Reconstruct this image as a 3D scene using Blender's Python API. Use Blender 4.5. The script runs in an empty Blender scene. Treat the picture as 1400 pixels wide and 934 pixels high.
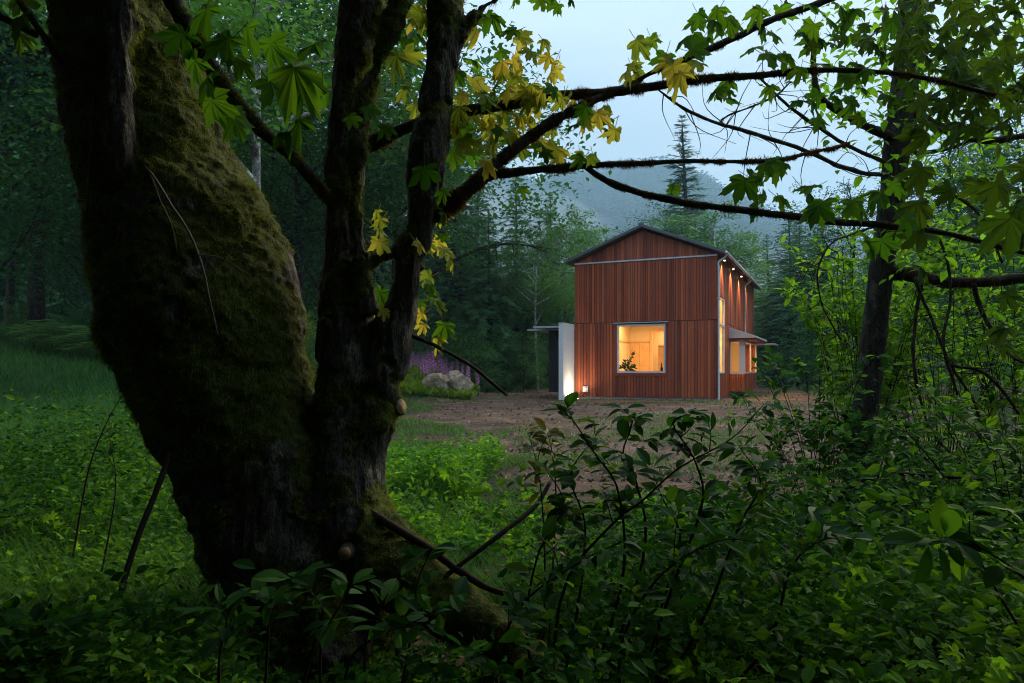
import bpy, math, random
import numpy as np
from mathutils import Vector, Matrix

C = bpy.context.scene
COL = C.collection
R = np.random.default_rng(7)
rad = math.radians

# ------------------------------------------------------------------ camera, world, sun, exposure
F, HX, HY, CZ = 972.0, 700.0, 505.0, 1.5          # focal length and horizon in photo pixels (1400 wide), eye height
cam = bpy.data.cameras.new('camera'); camo = bpy.data.objects.new('camera', cam); COL.objects.link(camo)
cam.sensor_width = 36.0; cam.lens = 36.0 * F / 1400.0
cam.shift_y = (HY - 467.0) / 1400.0
cam.clip_start = 0.05; cam.clip_end = 5000
camo.location = (0, 0, CZ); camo.rotation_euler = (rad(90), 0, 0)
C.camera = camo

SUN_EL, SUN_AZ = rad(30), rad(42)                  # azimuth clockwise from +Y (low over the right-hand wood)
W = bpy.data.worlds.new('World'); C.world = W; W.use_nodes = True
nt = W.node_tree; nt.nodes.clear()
out = nt.nodes.new('ShaderNodeOutputWorld'); bg = nt.nodes.new('ShaderNodeBackground')
sky = nt.nodes.new('ShaderNodeTexSky'); sky.sky_type = 'NISHITA'; sky.sun_disc = False
sky.sun_elevation = SUN_EL; sky.sun_rotation = SUN_AZ; sky.air_density = 1.0; sky.dust_density = 1.0; sky.ozone_density = 2.0
# thin evening overcast: soft cloud veil mixed over the clear sky
tc = nt.nodes.new('ShaderNodeTexCoord'); mp = nt.nodes.new('ShaderNodeMapping'); mp.inputs['Scale'].default_value = (1.0, 1.0, 3.0)
no = nt.nodes.new('ShaderNodeTexNoise'); no.inputs['Scale'].default_value = 2.2; no.inputs['Detail'].default_value = 5
cr = nt.nodes.new('ShaderNodeValToRGB')
cr.color_ramp.elements[0].position = .35; cr.color_ramp.elements[0].color = (4.4, 5.7, 7.0, 1)
cr.color_ramp.elements[1].position = .68; cr.color_ramp.elements[1].color = (6.0, 7.0, 7.9, 1)
mx = nt.nodes.new('ShaderNodeMixRGB'); mx.inputs['Fac'].default_value = .82
nt.links.new(tc.outputs['Generated'], mp.inputs['Vector']); nt.links.new(mp.outputs[0], no.inputs['Vector'])
nt.links.new(no.outputs['Fac'], cr.inputs['Fac']); nt.links.new(sky.outputs[0], mx.inputs[1]); nt.links.new(cr.outputs[0], mx.inputs[2])
sp = nt.nodes.new('ShaderNodeSeparateXYZ'); nt.links.new(tc.outputs['Generated'], sp.inputs[0])
z2 = nt.nodes.new('ShaderNodeMath'); z2.operation = 'MULTIPLY'; nt.links.new(sp.outputs['Z'], z2.inputs[0]); nt.links.new(sp.outputs['Z'], z2.inputs[1])
zr = nt.nodes.new('ShaderNodeMath'); zr.operation = 'MULTIPLY_ADD'; zr.inputs[1].default_value = 1.4; zr.inputs[2].default_value = .255; nt.links.new(z2.outputs[0], zr.inputs[0])
vm = nt.nodes.new('ShaderNodeVectorMath'); vm.operation = 'SCALE'; nt.links.new(mx.outputs[0], vm.inputs[0]); nt.links.new(zr.outputs[0], vm.inputs['Scale'])
nt.links.new(vm.outputs[0], bg.inputs['Color']); bg.inputs['Strength'].default_value = 0.1
nt.links.new(bg.outputs[0], out.inputs['Surface'])

sl = bpy.data.lights.new('sun', 'SUN'); sl.energy = 1.5; sl.angle = rad(25); sl.color = (1, .86, .66)
so = bpy.data.objects.new('sun', sl); COL.objects.link(so)
sdir = Vector((math.sin(SUN_AZ) * math.cos(SUN_EL), math.cos(SUN_AZ) * math.cos(SUN_EL), math.sin(SUN_EL)))
so.rotation_euler = (-sdir).to_track_quat('-Z', 'Y').to_euler()

vs = C.view_settings; vs.view_transform = 'Standard'; vs.look = 'None'; vs.exposure = 1.6; vs.gamma = 1; vs.use_curve_mapping = False
cy = C.cycles
cy.use_denoising = True; cy.max_bounces = 6; cy.diffuse_bounces = 3; cy.glossy_bounces = 2; cy.transmission_bounces = 4
cy.transparent_max_bounces = 8; cy.volume_bounces = 1; cy.caustics_reflective = False; cy.caustics_refractive = False
cy.sample_clamp_indirect = 4.0; cy.filter_width = 1.0

# ------------------------------------------------------------------ numeric helpers
def at(px, py, Y): return np.array([(px - HX) / F * Y, Y, CZ + (HY - py) / F * Y])
def sst(a, b, x):
    t = np.clip((np.asarray(x, float) - a) / (b - a), 0, 1); return t * t * (3 - 2 * t)
def unit(v):
    v = np.asarray(v, float); return v / np.maximum(np.linalg.norm(v, axis=-1, keepdims=True), 1e-9)
def _h(i, j, k):
    n = (i * 374761393 + j * 668265263 + k * 2147483647 + 1013) & 0xffffffff
    n = ((n ^ (n >> 13)) * 1274126177) & 0xffffffff
    return ((n ^ (n >> 16)) & 0xffffff) / float(0xffffff)
def vnoise(P):
    P = np.asarray(P, float); I = np.floor(P).astype(np.int64); f = P - I; f = f * f * (3 - 2 * f)
    r = 0
    for a in (0, 1):
        for b in (0, 1):
            for c in (0, 1):
                w = (f[..., 0] if a else 1 - f[..., 0]) * (f[..., 1] if b else 1 - f[..., 1]) * (f[..., 2] if c else 1 - f[..., 2])
                r = r + w * _h(I[..., 0] + a, I[..., 1] + b, I[..., 2] + c)
    return r * 2 - 1
def fbm(P, o=4):
    P = np.asarray(P, float); s = 0; a = .5
    for k in range(o): s = s + a * vnoise(P * (2 ** k) + 17.3 * k); a *= .5
    return s
def P3(x, y, s): return np.stack([np.asarray(x) * s, np.asarray(y) * s, np.zeros_like(np.asarray(x, float))], -1)

def gz(x, y):
    x = np.asarray(x, float); y = np.asarray(y, float)
    z = .2 * sst(5, 25, y)
    z = z + 3.0 * sst(-2.5, -23, x) * sst(5, 33, y)
    z = z + 1.15 * np.exp(-(((x + 5.6) / 3.0) ** 2 + ((y - 33.6) / 2.6) ** 2))
    house = np.exp(-(((x - 8) / 7) ** 2 + ((y - 34) / 9) ** 2))
    z = z + .10 * fbm(P3(x, y, .35), 3) * (1 - house) * (1 + .02 * np.maximum(y, 0)) + .035 * fbm(P3(x, y, 2.1), 3) * (1 - house)
    return z

class MB:
    def __init__(s): s.v = []; s.f = []; s.n = 0; s.r = []; s.m = []
    def add(s, v, faces, rnd=None, mi=0):
        v = np.asarray(v, float).reshape(-1, 3)
        if not len(v): return
        for f in faces:
            f = np.asarray(f, np.int64)
            if f.ndim == 1: f = f[None, :]
            s.f.append((f + s.n, mi))
        s.v.append(v); s.n += len(v)
        r = np.zeros(len(v)) if rnd is None else np.broadcast_to(np.asarray(rnd, float), (len(v),))
        s.r.append(r)
    def box(s, lo, hi, rnd=None, mi=0):
        x0, y0, z0 = lo; x1, y1, z1 = hi
        s.add([(x0, y0, z0), (x1, y0, z0), (x1, y1, z0), (x0, y1, z0), (x0, y0, z1), (x1, y0, z1), (x1, y1, z1), (x0, y1, z1)],
              [[(3, 2, 1, 0), (4, 5, 6, 7), (0, 1, 5, 4), (1, 2, 6, 5), (2, 3, 7, 6), (3, 0, 4, 7)]], rnd, mi)
    def hexa(s, pts, rnd=None, mi=0):
        s.add(pts, [[(3, 2, 1, 0), (4, 5, 6, 7), (0, 1, 5, 4), (1, 2, 6, 5), (2, 3, 7, 6), (3, 0, 4, 7)]], rnd, mi)
    def mesh(s, name, mats, smooth=False, attr=None):
        me = bpy.data.meshes.new(name)
        if not isinstance(mats, (list, tuple)): mats = [mats]
        for m in mats: me.materials.append(m)
        if not s.v: return me
        V = np.concatenate(s.v); L = []; S = []; M = []
        for f, mi in s.f:
            L.append(f.ravel()); S.append(np.full(len(f), f.shape[1])); M.append(np.full(len(f), mi))
        L = np.concatenate(L); S = np.concatenate(S); M = np.concatenate(M)
        me.vertices.add(len(V)); me.vertices.foreach_set('co', V.astype(np.float32).ravel())
        me.loops.add(len(L)); me.loops.foreach_set('vertex_index', L.astype(np.int32))
        me.polygons.add(len(S)); st = np.concatenate([[0], np.cumsum(S)[:-1]])
        me.polygons.foreach_set('loop_start', st.astype(np.int32)); me.polygons.foreach_set('loop_total', S.astype(np.int32))
        me.polygons.foreach_set('material_index', M.astype(np.int32))
        me.polygons.foreach_set('use_smooth', np.full(len(S), bool(smooth)))
        a = me.attributes.new('rnd', 'FLOAT', 'POINT'); a.data.foreach_set('value', np.concatenate(s.r).astype(np.float32))
        if attr:
            for k, vals in attr.items():
                a = me.attributes.new(k, 'FLOAT', 'POINT'); a.data.foreach_set('value', np.asarray(vals, np.float32))
        me.update(); return me
    def build(s, name, mats, parent=None, smooth=False, attr=None):
        o = bpy.data.objects.new(name, s.mesh(name, mats, smooth, attr)); COL.objects.link(o)
        if parent: o.parent = parent
        return o

def tag(o, label=None, cat=None, group=None, kind=None):
    if label: o['label'] = label
    if cat: o['category'] = cat
    if group: o['group'] = group
    if kind: o['kind'] = kind
    return o
def empty(name, loc, rz=0, label=None, cat=None, group=None):
    o = bpy.data.objects.new(name, None); COL.objects.link(o); o.location = tuple(float(c) for c in loc); o.rotation_euler = (0, 0, rz)
    o.empty_display_size = .2
    return tag(o, label, cat, group)
def dup(root, loc, rz, sc, label=None, group=None):
    r = root.copy(); COL.objects.link(r); r.location = tuple(float(c) for c in loc); r.rotation_euler = (0, 0, rz); r.scale = sc if isinstance(sc, tuple) else (sc,) * 3
    if label: r['label'] = label
    if group: r['group'] = group
    for ch in list(root.children):
        c = ch.copy(); COL.objects.link(c); c.parent = r
        for g in list(ch.children):
            d = g.copy(); COL.objects.link(d); d.parent = c
    return r

def spline(pts, n):
    P = np.asarray(pts, float); m = len(P)
    if m == 2:
        t = np.linspace(0, 1, n)[:, None]; return P[0] * (1 - t) + P[1] * t
    Q = np.vstack([2 * P[0] - P[1], P, 2 * P[-1] - P[-2]])
    u = np.linspace(0, m - 1, n); i = np.minimum(u.astype(int), m - 2); f = (u - i)[:, None]
    a, b, c, d = Q[i], Q[i + 1], Q[i + 2], Q[i + 3]
    return .5 * (2 * b + (c - a) * f + (2 * a - 5 * b + 4 * c - d) * f ** 2 + (3 * b - a - 3 * c + d) * f ** 3)

def tube(mb, path, radii, seg=8, rough=0.0, rs=8.0, cap=True, rnd=None, mi=0):
    path = np.asarray(path, float); n = len(path); radii = np.broadcast_to(np.asarray(radii, float), (n,))
    T = unit(np.gradient(path, axis=0))
    u = np.cross(T[0], (0, 0, 1) if abs(T[0][2]) < .9 else (1, 0, 0)); u = unit(u)
    U = []
    for t in T:
        u = u - t * np.dot(u, t); u = u / max(np.linalg.norm(u), 1e-9); U.append(u)
    U = np.array(U); Vv = np.cross(T, U)
    a = np.linspace(0, 2 * np.pi, seg, endpoint=False)
    D = np.cos(a)[None, :, None] * U[:, None] + np.sin(a)[None, :, None] * Vv[:, None]
    rr = np.repeat(radii[:, None], seg, 1)
    if rough: rr = rr * (1 + rough * fbm((path[:, None] + D * radii[:, None, None]) * rs, 3))
    v = (path[:, None] + D * rr[..., None]).reshape(-1, 3)
    i = np.arange(n - 1)[:, None] * seg; j = np.arange(seg)[None]; j2 = (j + 1) % seg
    q = np.stack([i + j, i + j2, i + seg + j2, i + seg + j], -1).reshape(-1, 4)
    fs = [q]
    if cap: fs += [np.arange(seg)[::-1], np.arange(seg) + (n - 1) * seg]
    mb.add(v, fs, rnd, mi)

# leaf templates: x across, y along the blade, z out of it
LOW = (np.array([(0, 0, 0), (.3, .45, .06), (0, 1, -.08), (-.3, .45, .06)]), [np.array([(0, 1, 2), (0, 2, 3)])])
NAR = (np.array([(0, 0, 0), (.16, .45, .05), (0, 1, -.1), (-.16, .45, .05)]), [np.array([(0, 1, 2), (0, 2, 3)])])
OV = (np.array([(0, 0, 0), (0, .38, 0), (0, .72, -.03), (0, 1, -.13), (.25, .34, .07), (.19, .7, .03), (-.25, .34, .07), (-.19, .7, .03)]),
      [np.array([(0, 4, 1), (2, 5, 3), (0, 1, 6), (2, 3, 7)]), np.array([(1, 4, 5, 2), (1, 2, 7, 6)])])
def _blade(w):
    c = [(0, t, .0 - .16 * t * t) for t in (0, .18, .4, .62, .82, 1)]
    ww = [.02, .62, 1, .92, .55, .0]
    V = [(0, y, z) for _, y, z in c] + [(w * k, y + .03, z + .28 * w * k) for (_, y, z), k in list(zip(c, ww))[1:5]] + [(-w * k, y + .03, z + .28 * w * k) for (_, y, z), k in list(zip(c, ww))[1:5]]
    q = []; t = [(0, 6, 1), (4, 9, 5), (0, 1, 10), (4, 5, 13)]
    for i in range(3): q += [(i + 1, i + 6, i + 7, i + 2), (i + 1, i + 2, i + 11, i + 10)]
    return (np.array(V), [np.array(t), np.array(q)])
BLADE = _blade(.24)
LANCE = _blade(.15)
def _maple():
    hs = [(0, 1.0), (6, .84), (13, .80), (17, .66), (24, .47), (31, .64), (34, .80), (41, .80), (48, .96), (55, .76), (63, .70), (67, .56), (77, .42), (88, .54), (97, .50), (107, .64), (119, .50), (140, .38), (166, .15)]
    pts = [(r * math.sin(rad(a)), r * math.cos(rad(a)), r) for a, r in hs]
    pts = pts + [(-x, y, r) for x, y, r in reversed(pts[1:])]
    V = [(0, 0, 0)] + [(x, y, -.30 * r * r + (.07 if r < .5 else 0)) for x, y, r in pts]
    n = len(pts); F_ = [(0, i + 1, (i + 1) % n + 1) for i in range(n)]
    F_ = [(a, c, b) for a, b, c in F_]
    return (np.array(V), [np.array(F_)])
MAPLE = _maple()
def _mvar(seed, curl, asym):
    r = np.random.default_rng(seed); V = MAPLE[0].copy(); rr = np.hypot(V[:, 0], V[:, 1])
    V[:, :2] *= (1 + r.normal(0, .06, len(V)))[:, None]; V[:, 0] *= 1 + asym * np.sign(V[:, 0]); V[:, 2] = -curl * rr ** 2 + .09 * (rr < .6) + .10 * np.sin(np.arctan2(V[:, 0], V[:, 1]) * 2.5 + seed) * rr; return (V, MAPLE[1])
MAPLES = [_mvar(1, .18, .08), _mvar(2, .5, -.1), _mvar(3, .32, .0), _mvar(4, .75, .12), _mvar(5, .05, -.06)]
def _spray(n=5, w=.3):
    V = [(0, 0, 0)]; Fc = []
    for i in range(n):
        y = i / n; L = w * (1 - .72 * y)
        for sgn in (1, -1):
            b = len(V); V += [(0, y, 0), (0, y + .13, 0), (sgn * L, y + .22 + .1 * (1 - y), -.06 - .1 * L)]; Fc.append((b, b + 1, b + 2) if sgn < 0 else (b, b + 2, b + 1))
    b = len(V); V += [(-.02, 0, 0), (.02, 0, 0), (0, 1, -.05)]; Fc.append((b, b + 1, b + 2))
    return (np.array(V), [np.array(Fc)])
SPRAY = _spray(5, .34)
SPRAY_S = _spray(3, .38)
BLADEG = (np.array([(-.5, 0, 0), (.5, 0, 0), (.38, .45, .06), (-.38, .45, .06), (0, 1, .32)]), [np.array([(0, 1, 2, 3)]), np.array([(3, 2, 4)])])

def leaves(mb, T, pos, yd, nr, size, rnd=None, wid=None, mi=0):
    pos = np.asarray(pos, float).reshape(-1, 3); n = len(pos)
    if n == 0: return
    y = unit(np.broadcast_to(yd, (n, 3))); z = np.broadcast_to(nr, (n, 3)); z = unit(z - y * np.sum(z * y, -1, keepdims=True)); x = np.cross(y, z)
    size = np.broadcast_to(np.asarray(size, float), (n,)); w = size if wid is None else np.broadcast_to(np.asarray(wid, float), (n,))
    t = T[0]; k = len(t)
    v = pos[:, None] + w[:, None, None] * t[None, :, 0:1] * x[:, None] + size[:, None, None] * (t[None, :, 1:2] * y[:, None] + t[None, :, 2:3] * z[:, None])
    off = (np.arange(n) * k)[:, None, None]
    fs = [(f[None] + off).reshape(-1, f.shape[1]) for f in T[1]]
    r = R.random(n) if rnd is None else np.broadcast_to(np.asarray(rnd, float), (n,))
    mb.add(v.reshape(-1, 3), fs, np.repeat(r, k), mi)

def rdir(n): return unit(R.normal(size=(n, 3)))

# ------------------------------------------------------------------ materials
def newmat(name):
    m = bpy.data.materials.new(name); m.use_nodes = True; t = m.node_tree; t.nodes.clear()
    o = t.nodes.new('ShaderNodeOutputMaterial'); return m, t, o
def ramp(t, fac, cols):
    r = t.nodes.new('ShaderNodeValToRGB'); e = r.color_ramp.elements
    while len(e) < len(cols): e.new(.5)
    for el, (p, c) in zip(e, cols): el.position = p; el.color = (*c, 1)
    t.links.new(fac, r.inputs['Fac']); return r.outputs['Color']
def noise(t, scale, detail=4, stretch=None, coord='Object', dim=None):
    tc = t.nodes.new('ShaderNodeTexCoord'); mp = t.nodes.new('ShaderNodeMapping'); n = t.nodes.new('ShaderNodeTexNoise')
    if stretch: mp.inputs['Scale'].default_value = stretch
    n.inputs['Scale'].default_value = scale; n.inputs['Detail'].default_value = detail; n.inputs['Roughness'].default_value = .62
    t.links.new(tc.outputs[coord], mp.inputs['Vector']); t.links.new(mp.outputs[0], n.inputs['Vector']); return n.outputs['Fac']
def bump(t, h, s, d=.02):
    b = t.nodes.new('ShaderNodeBump'); b.inputs['Strength'].default_value = s; b.inputs['Distance'].default_value = d
    t.links.new(h, b.inputs['Height']); return b.outputs[0]
def pr(t, o, rough=.8, spec=.3, metal=0):
    p = t.nodes.new('ShaderNodeBsdfPrincipled'); p.inputs['Roughness'].default_value = rough
    p.inputs['Specular IOR Level'].default_value = spec; p.inputs['Metallic'].default_value = metal
    t.links.new(p.outputs[0], o.inputs['Surface']); return p
def attr(t, name='rnd'):
    a = t.nodes.new('ShaderNodeAttribute'); a.attribute_name = name; return a.outputs['Fac']
def leafmat(name, cols, trans=.35, tcol=None, rough=.65, spec=.07):
    m, t, o = newmat(name)
    c = ramp(t, attr(t), [(i / (len(cols) - 1), k) for i, k in enumerate(cols)])
    p = pr(t, o, rough, spec); t.links.new(c, p.inputs['Base Color'])
    tr = t.nodes.new('ShaderNodeBsdfTranslucent'); mxs = t.nodes.new('ShaderNodeMixShader'); mxs.inputs[0].default_value = trans
    g = t.nodes.new('ShaderNodeMixRGB'); g.blend_type = 'MULTIPLY'; g.inputs['Fac'].default_value = 1; g.inputs[2].default_value = (*(tcol or (2.2, 2.0, .7)), 1)
    t.links.new(c, g.inputs[1]); t.links.new(g.outputs[0], tr.inputs['Color'])
    t.links.new(p.outputs[0], mxs.inputs[1]); t.links.new(tr.outputs[0], mxs.inputs[2]); t.links.new(mxs.outputs[0], o.inputs['Surface'])
    return m
def simple(name, col, rough=.6, spec=.3, metal=0, var=.15, scale=6, bmp=0):
    m, t, o = newmat(name); p = pr(t, o, rough, spec, metal)
    n = noise(t, scale, 5); c = ramp(t, n, [(.3, tuple(k * (1 - var) for k in col)), (.7, tuple(min(1, k * (1 + var)) for k in col))])
    t.links.new(c, p.inputs['Base Color'])
    if bmp: t.links.new(bump(t, n, bmp), p.inputs['Normal'])
    return m

M = {}
M['maple_green'] = leafmat('maple_leaf_green', [(.026, .085, .008), (.05, .14, .012), (.085, .18, .016)], .5)
M['maple_yellow_lit'] = leafmat('maple_leaf_yellow_lit', [(.16, .24, .03), (.34, .36, .05), (.50, .42, .07)], .55, (1.5, 1.4, .8))  # yellow leaves, with the warm light on them put into the colour
M['maple_dark'] = leafmat('maple_leaf_dark', [(.025, .06, .010), (.04, .09, .014), (.06, .11, .015)], .35)
M['bright_leaf'] = leafmat('bright_understory_leaf', [(.05, .14, .012), (.09, .22, .016), (.15, .30, .028)], .5)
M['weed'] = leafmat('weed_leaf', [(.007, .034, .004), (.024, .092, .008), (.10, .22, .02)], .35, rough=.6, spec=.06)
M['weed_bright'] = leafmat('bright_weed_leaf', [(.026, .105, .012), (.065, .19, .018), (.16, .30, .035)], .45, rough=.6, spec=.06)
M['laurel'] = leafmat('glossy_leaf', [(.010, .048, .008), (.022, .085, .012), (.06, .14, .018)], .35, rough=.5, spec=.07)
M['laurel_yellow'] = leafmat('yellowing_leaf', [(.06, .10, .015), (.12, .13, .015), (.18, .12, .02)], .3, rough=.4)
M['conifer'] = leafmat('conifer_needles', [(.020, .074, .042), (.042, .122, .066), (.070, .17, .08)], .12, (1.5, 1.5, 1))
M['cedar'] = leafmat('cedar_fronds', [(.025, .098, .040), (.058, .170, .060), (.105, .24, .075)], .15, (1.5, 1.5, 1))
M['alder'] = leafmat('alder_leaves', [(.026, .092, .034), (.052, .150, .048), (.09, .21, .06)], .3)
M['decid_dark'] = leafmat('dark_woodland_leaves', [(.016, .064, .030), (.030, .100, .040), (.052, .14, .05)], .25)
M['mound_weed'] = leafmat('mound_weed_leaf', [(.06, .13, .014), (.11, .20, .022), (.18, .26, .04)], .4)
M['grass'] = leafmat('grass_blades', [(.03, .09, .014), (.05, .14, .02), (.085, .17, .03)], .25)
M['meadow'] = leafmat('meadow_grass_blades', [(.016, .065, .020), (.03, .10, .028), (.055, .14, .036)], .25)
M['fern'] = leafmat('fern_fronds', [(.07, .17, .08), (.10, .22, .10), (.14, .26, .13)], .3)
M['mossblade'] = leafmat('moss_tufts', [(.04, .055, .005), (.14, .185, .012), (.31, .36, .025)], .3, (1.6, 1.4, .6), .8, .1)
M['mossbrown'] = leafmat('brown_moss_tufts', [(.04, .032, .008), (.10, .062, .015), (.18, .09, .025)], .3, (1.6, 1.2, .6), .8, .1)
M['hillwood'] = leafmat('hillside_trees', [(.008, .026, .018), (.022, .060, .036), (.045, .10, .055)], .05, (1, 1, 1))
M['flower'] = leafmat('purple_flowers', [(.44, .14, .40), (.58, .24, .54), (.70, .40, .66)], .3, (1, 1, 1))

def barkmat(name, dark, light, mossc=None, sc=1.0):
    m, t, o = newmat(name); p = pr(t, o, .9, .2)
    n1 = noise(t, 26 * sc, 6, (1, 1, .22)); n2 = noise(t, 9 * sc, 6, (1, 1, .6)); n3 = noise(t, 90 * sc, 3, (1, 1, .5))
    c = ramp(t, n1, [(.36, dark), (.52, tuple((a + b) / 2 for a, b in zip(dark, light))), (.72, light)])
    lich = t.nodes.new('ShaderNodeMixRGB'); lich.inputs[2].default_value = (light[0] * 1.6, light[1] * 1.75, light[2] * 1.7, 1)
    lf = ramp(t, n2, [(.54, (0, 0, 0)), (.60, (.75, .75, .75))]); t.links.new(lf, lich.inputs[0]); t.links.new(c, lich.inputs[1])
    fm_ = t.nodes.new('ShaderNodeMixRGB'); fm_.blend_type = 'MULTIPLY'; fm_.inputs[0].default_value = .9; t.links.new(lich.outputs[0], fm_.inputs[1])
    t.links.new(ramp(t, n3, [(.38, (.35, .33, .32)), (.5, (.9, .9, .9)), (.66, (1.5, 1.5, 1.5))]), fm_.inputs[2]); col = fm_.outputs[0]
    ad = t.nodes.new('ShaderNodeMath'); ad.operation = 'ADD'; t.links.new(n1, ad.inputs[0]); t.links.new(n3, ad.inputs[1])
    if mossc:
        mc = ramp(t, noise(t, 34, 5), [(.3, mossc[0]), (.55, mossc[1]), (.75, mossc[2])])
        mm = t.nodes.new('ShaderNodeMixRGB'); t.links.new(attr(t, 'moss'), mm.inputs[0]); t.links.new(col, mm.inputs[1]); t.links.new(mc, mm.inputs[2]); col = mm.outputs[0]
    t.links.new(col, p.inputs['Base Color']); t.links.new(bump(t, ad.outputs[0], .9, .02 / sc), p.inputs['Normal'])
    return m
MOSSC = [(.020, .024, .003), (.065, .08, .007), (.13, .15, .012)]
M['bark'] = barkmat('maple_bark', (.018, .014, .010), (.125, .108, .086), MOSSC)
M['branchbark'] = barkmat('branch_bark', (.020, .014, .010), (.06, .045, .03), None, 2)
M['darkbark'] = barkmat('dark_bark', (.016, .013, .011), (.055, .048, .04))
M['palebark'] = barkmat('pale_alder_bark', (.17, .17, .16), (.50, .50, .47), None, .5)
M['rock'] = None

def woodmat(name, dk, md, lt):
    m, t, o = newmat(name); p = pr(t, o, .55, .35)
    c1 = ramp(t, attr(t), [(0, dk), (.5, md), (1, lt)])
    g = noise(t, 8, 6, (14, 14, .7)); st = noise(t, 1.3, 4, (3, 3, .5))
    a = t.nodes.new('ShaderNodeMixRGB'); a.blend_type = 'MULTIPLY'; a.inputs[0].default_value = .8
    t.links.new(c1, a.inputs[1]); t.links.new(ramp(t, g, [(.3, (.55, .5, .48)), (.7, (1.2, 1.2, 1.2))]), a.inputs[2])
    b = t.nodes.new('ShaderNodeMixRGB'); b.blend_type = 'MULTIPLY'; b.inputs[0].default_value = .7
    t.links.new(a.outputs[0], b.inputs[1]); t.links.new(ramp(t, st, [(.3, (.72, .7, .7)), (.7, (1.15, 1.1, 1.1))]), b.inputs[2])
    kn = noise(t, 16, 2, (1, 1, .55)); kc = t.nodes.new('ShaderNodeMixRGB'); kc.inputs[2].default_value = (.06, .016, .010, 1)
    t.links.new(ramp(t, kn, [(.70, (0, 0, 0)), (.76, (.8, .8, .8))]), kc.inputs[0]); t.links.new(b.outputs[0], kc.inputs[1])
    wx = noise(t, .7, 5, (2.2, 2.2, .35)); fd = t.nodes.new('ShaderNodeMixRGB'); fd.inputs[2].default_value = (.23, .085, .055, 1)
    t.links.new(ramp(t, wx, [(.52, (0, 0, 0)), (.72, (.45, .45, .45))]), fd.inputs[0]); t.links.new(kc.outputs[0], fd.inputs[1])
    t.links.new(fd.outputs[0], p.inputs['Base Color']); t.links.new(bump(t, g, .35, .004), p.inputs['Normal'])
    return m
M['siding'] = woodmat('red_stained_cedar', (.15, .029, .011), (.29, .062, .021), (.45, .115, .038))
M['metal'] = simple('galvanised_metal', (.50, .53, .58), .42, .5, .55, .1, 9)
M['roofmetal'] = simple('dark_roof_metal', (.10, .115, .135), .4, .5, .6, .15, 5)
M['soffit'] = simple('dark_soffit', (.05, .04, .035), .7)
M['whitepaint'] = simple('white_wall_panel', (.62, .66, .70), .6, .3, 0, .05, 3)
M['frame'] = simple('pale_window_frame', (.50, .54, .60), .45, .4, .2, .05)
M['darkmetal'] = simple('dark_metal', (.03, .03, .037), .5, .4, .2)
M['concrete'] = simple('foundation_concrete', (.26, .25, .23), .9, .2, 0, .25, 8, .3)
M['cream'] = simple('cream_plaster', (.72, .62, .46), .8, .2, 0, .04, 2)
M['ply'] = simple('pale_plywood', (.66, .46, .26), .6, .3, 0, .12, 3)
M['oak'] = simple('interior_wood_floor', (.32, .19, .09), .5)
M['plant'] = leafmat('houseplant_leaf', [(.03, .07, .02), (.05, .10, .03)], .2)
M['pot'] = simple('clay_pot', (.20, .10, .06), .7)
M['bottle'] = simple('dark_bottle', (.03, .02, .015), .15, .6)
M['cutwood'] = simple('cut_wood', (.30, .20, .11), .8, .2, 0, .25, 40)
M['stick'] = simple('dead_twig', (.035, .025, .018), .9, .1, 0, .3, 30)
M['vine'] = simple('pale_dry_vine', (.16, .13, .10), .8, .1, 0, .3, 30)
m, t, o = newmat('window_glass')
gl = t.nodes.new('ShaderNodeBsdfGlossy'); gl.inputs['Roughness'].default_value = .02; tp = t.nodes.new('ShaderNodeBsdfTransparent'); tp.inputs[0].default_value = (.93, .95, .95, 1)
lw = t.nodes.new('ShaderNodeLayerWeight'); lw.inputs[0].default_value = .5
pw = t.nodes.new('ShaderNodeMath'); pw.operation = 'POWER'; pw.inputs[1].default_value = 5; t.links.new(lw.outputs['Facing'], pw.inputs[0])
fr = t.nodes.new('ShaderNodeMath'); fr.operation = 'MULTIPLY_ADD'; fr.inputs[1].default_value = .22; fr.inputs[2].default_value = .02; t.links.new(pw.outputs[0], fr.inputs[0]); ms = t.nodes.new('ShaderNodeMixShader')
t.links.new(fr.outputs[0], ms.inputs[0]); t.links.new(tp.outputs[0], ms.inputs[1]); t.links.new(gl.outputs[0], ms.inputs[2]); t.links.new(ms.outputs[0], o.inputs['Surface'])
M['glass'] = m
m, t, o = newmat('lamp_glow'); e = t.nodes.new('ShaderNodeEmission'); e.inputs[0].default_value = (1, .72, .38, 1); e.inputs[1].default_value = 5; t.links.new(e.outputs[0], o.inputs['Surface'])
M['glow'] = m
m, t, o = newmat('boulder_stone'); p = pr(t, o, .9, .2)
n1 = noise(t, 3, 6); n2 = noise(t, 14, 5)
t.links.new(ramp(t, n1, [(.3, (.10, .075, .055)), (.5, (.27, .205, .145)), (.66, (.46, .38, .29))]), p.inputs['Base Color']); t.links.new(bump(t, n2, .8, .06), p.inputs['Normal'])
M['rock'] = m

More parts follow.
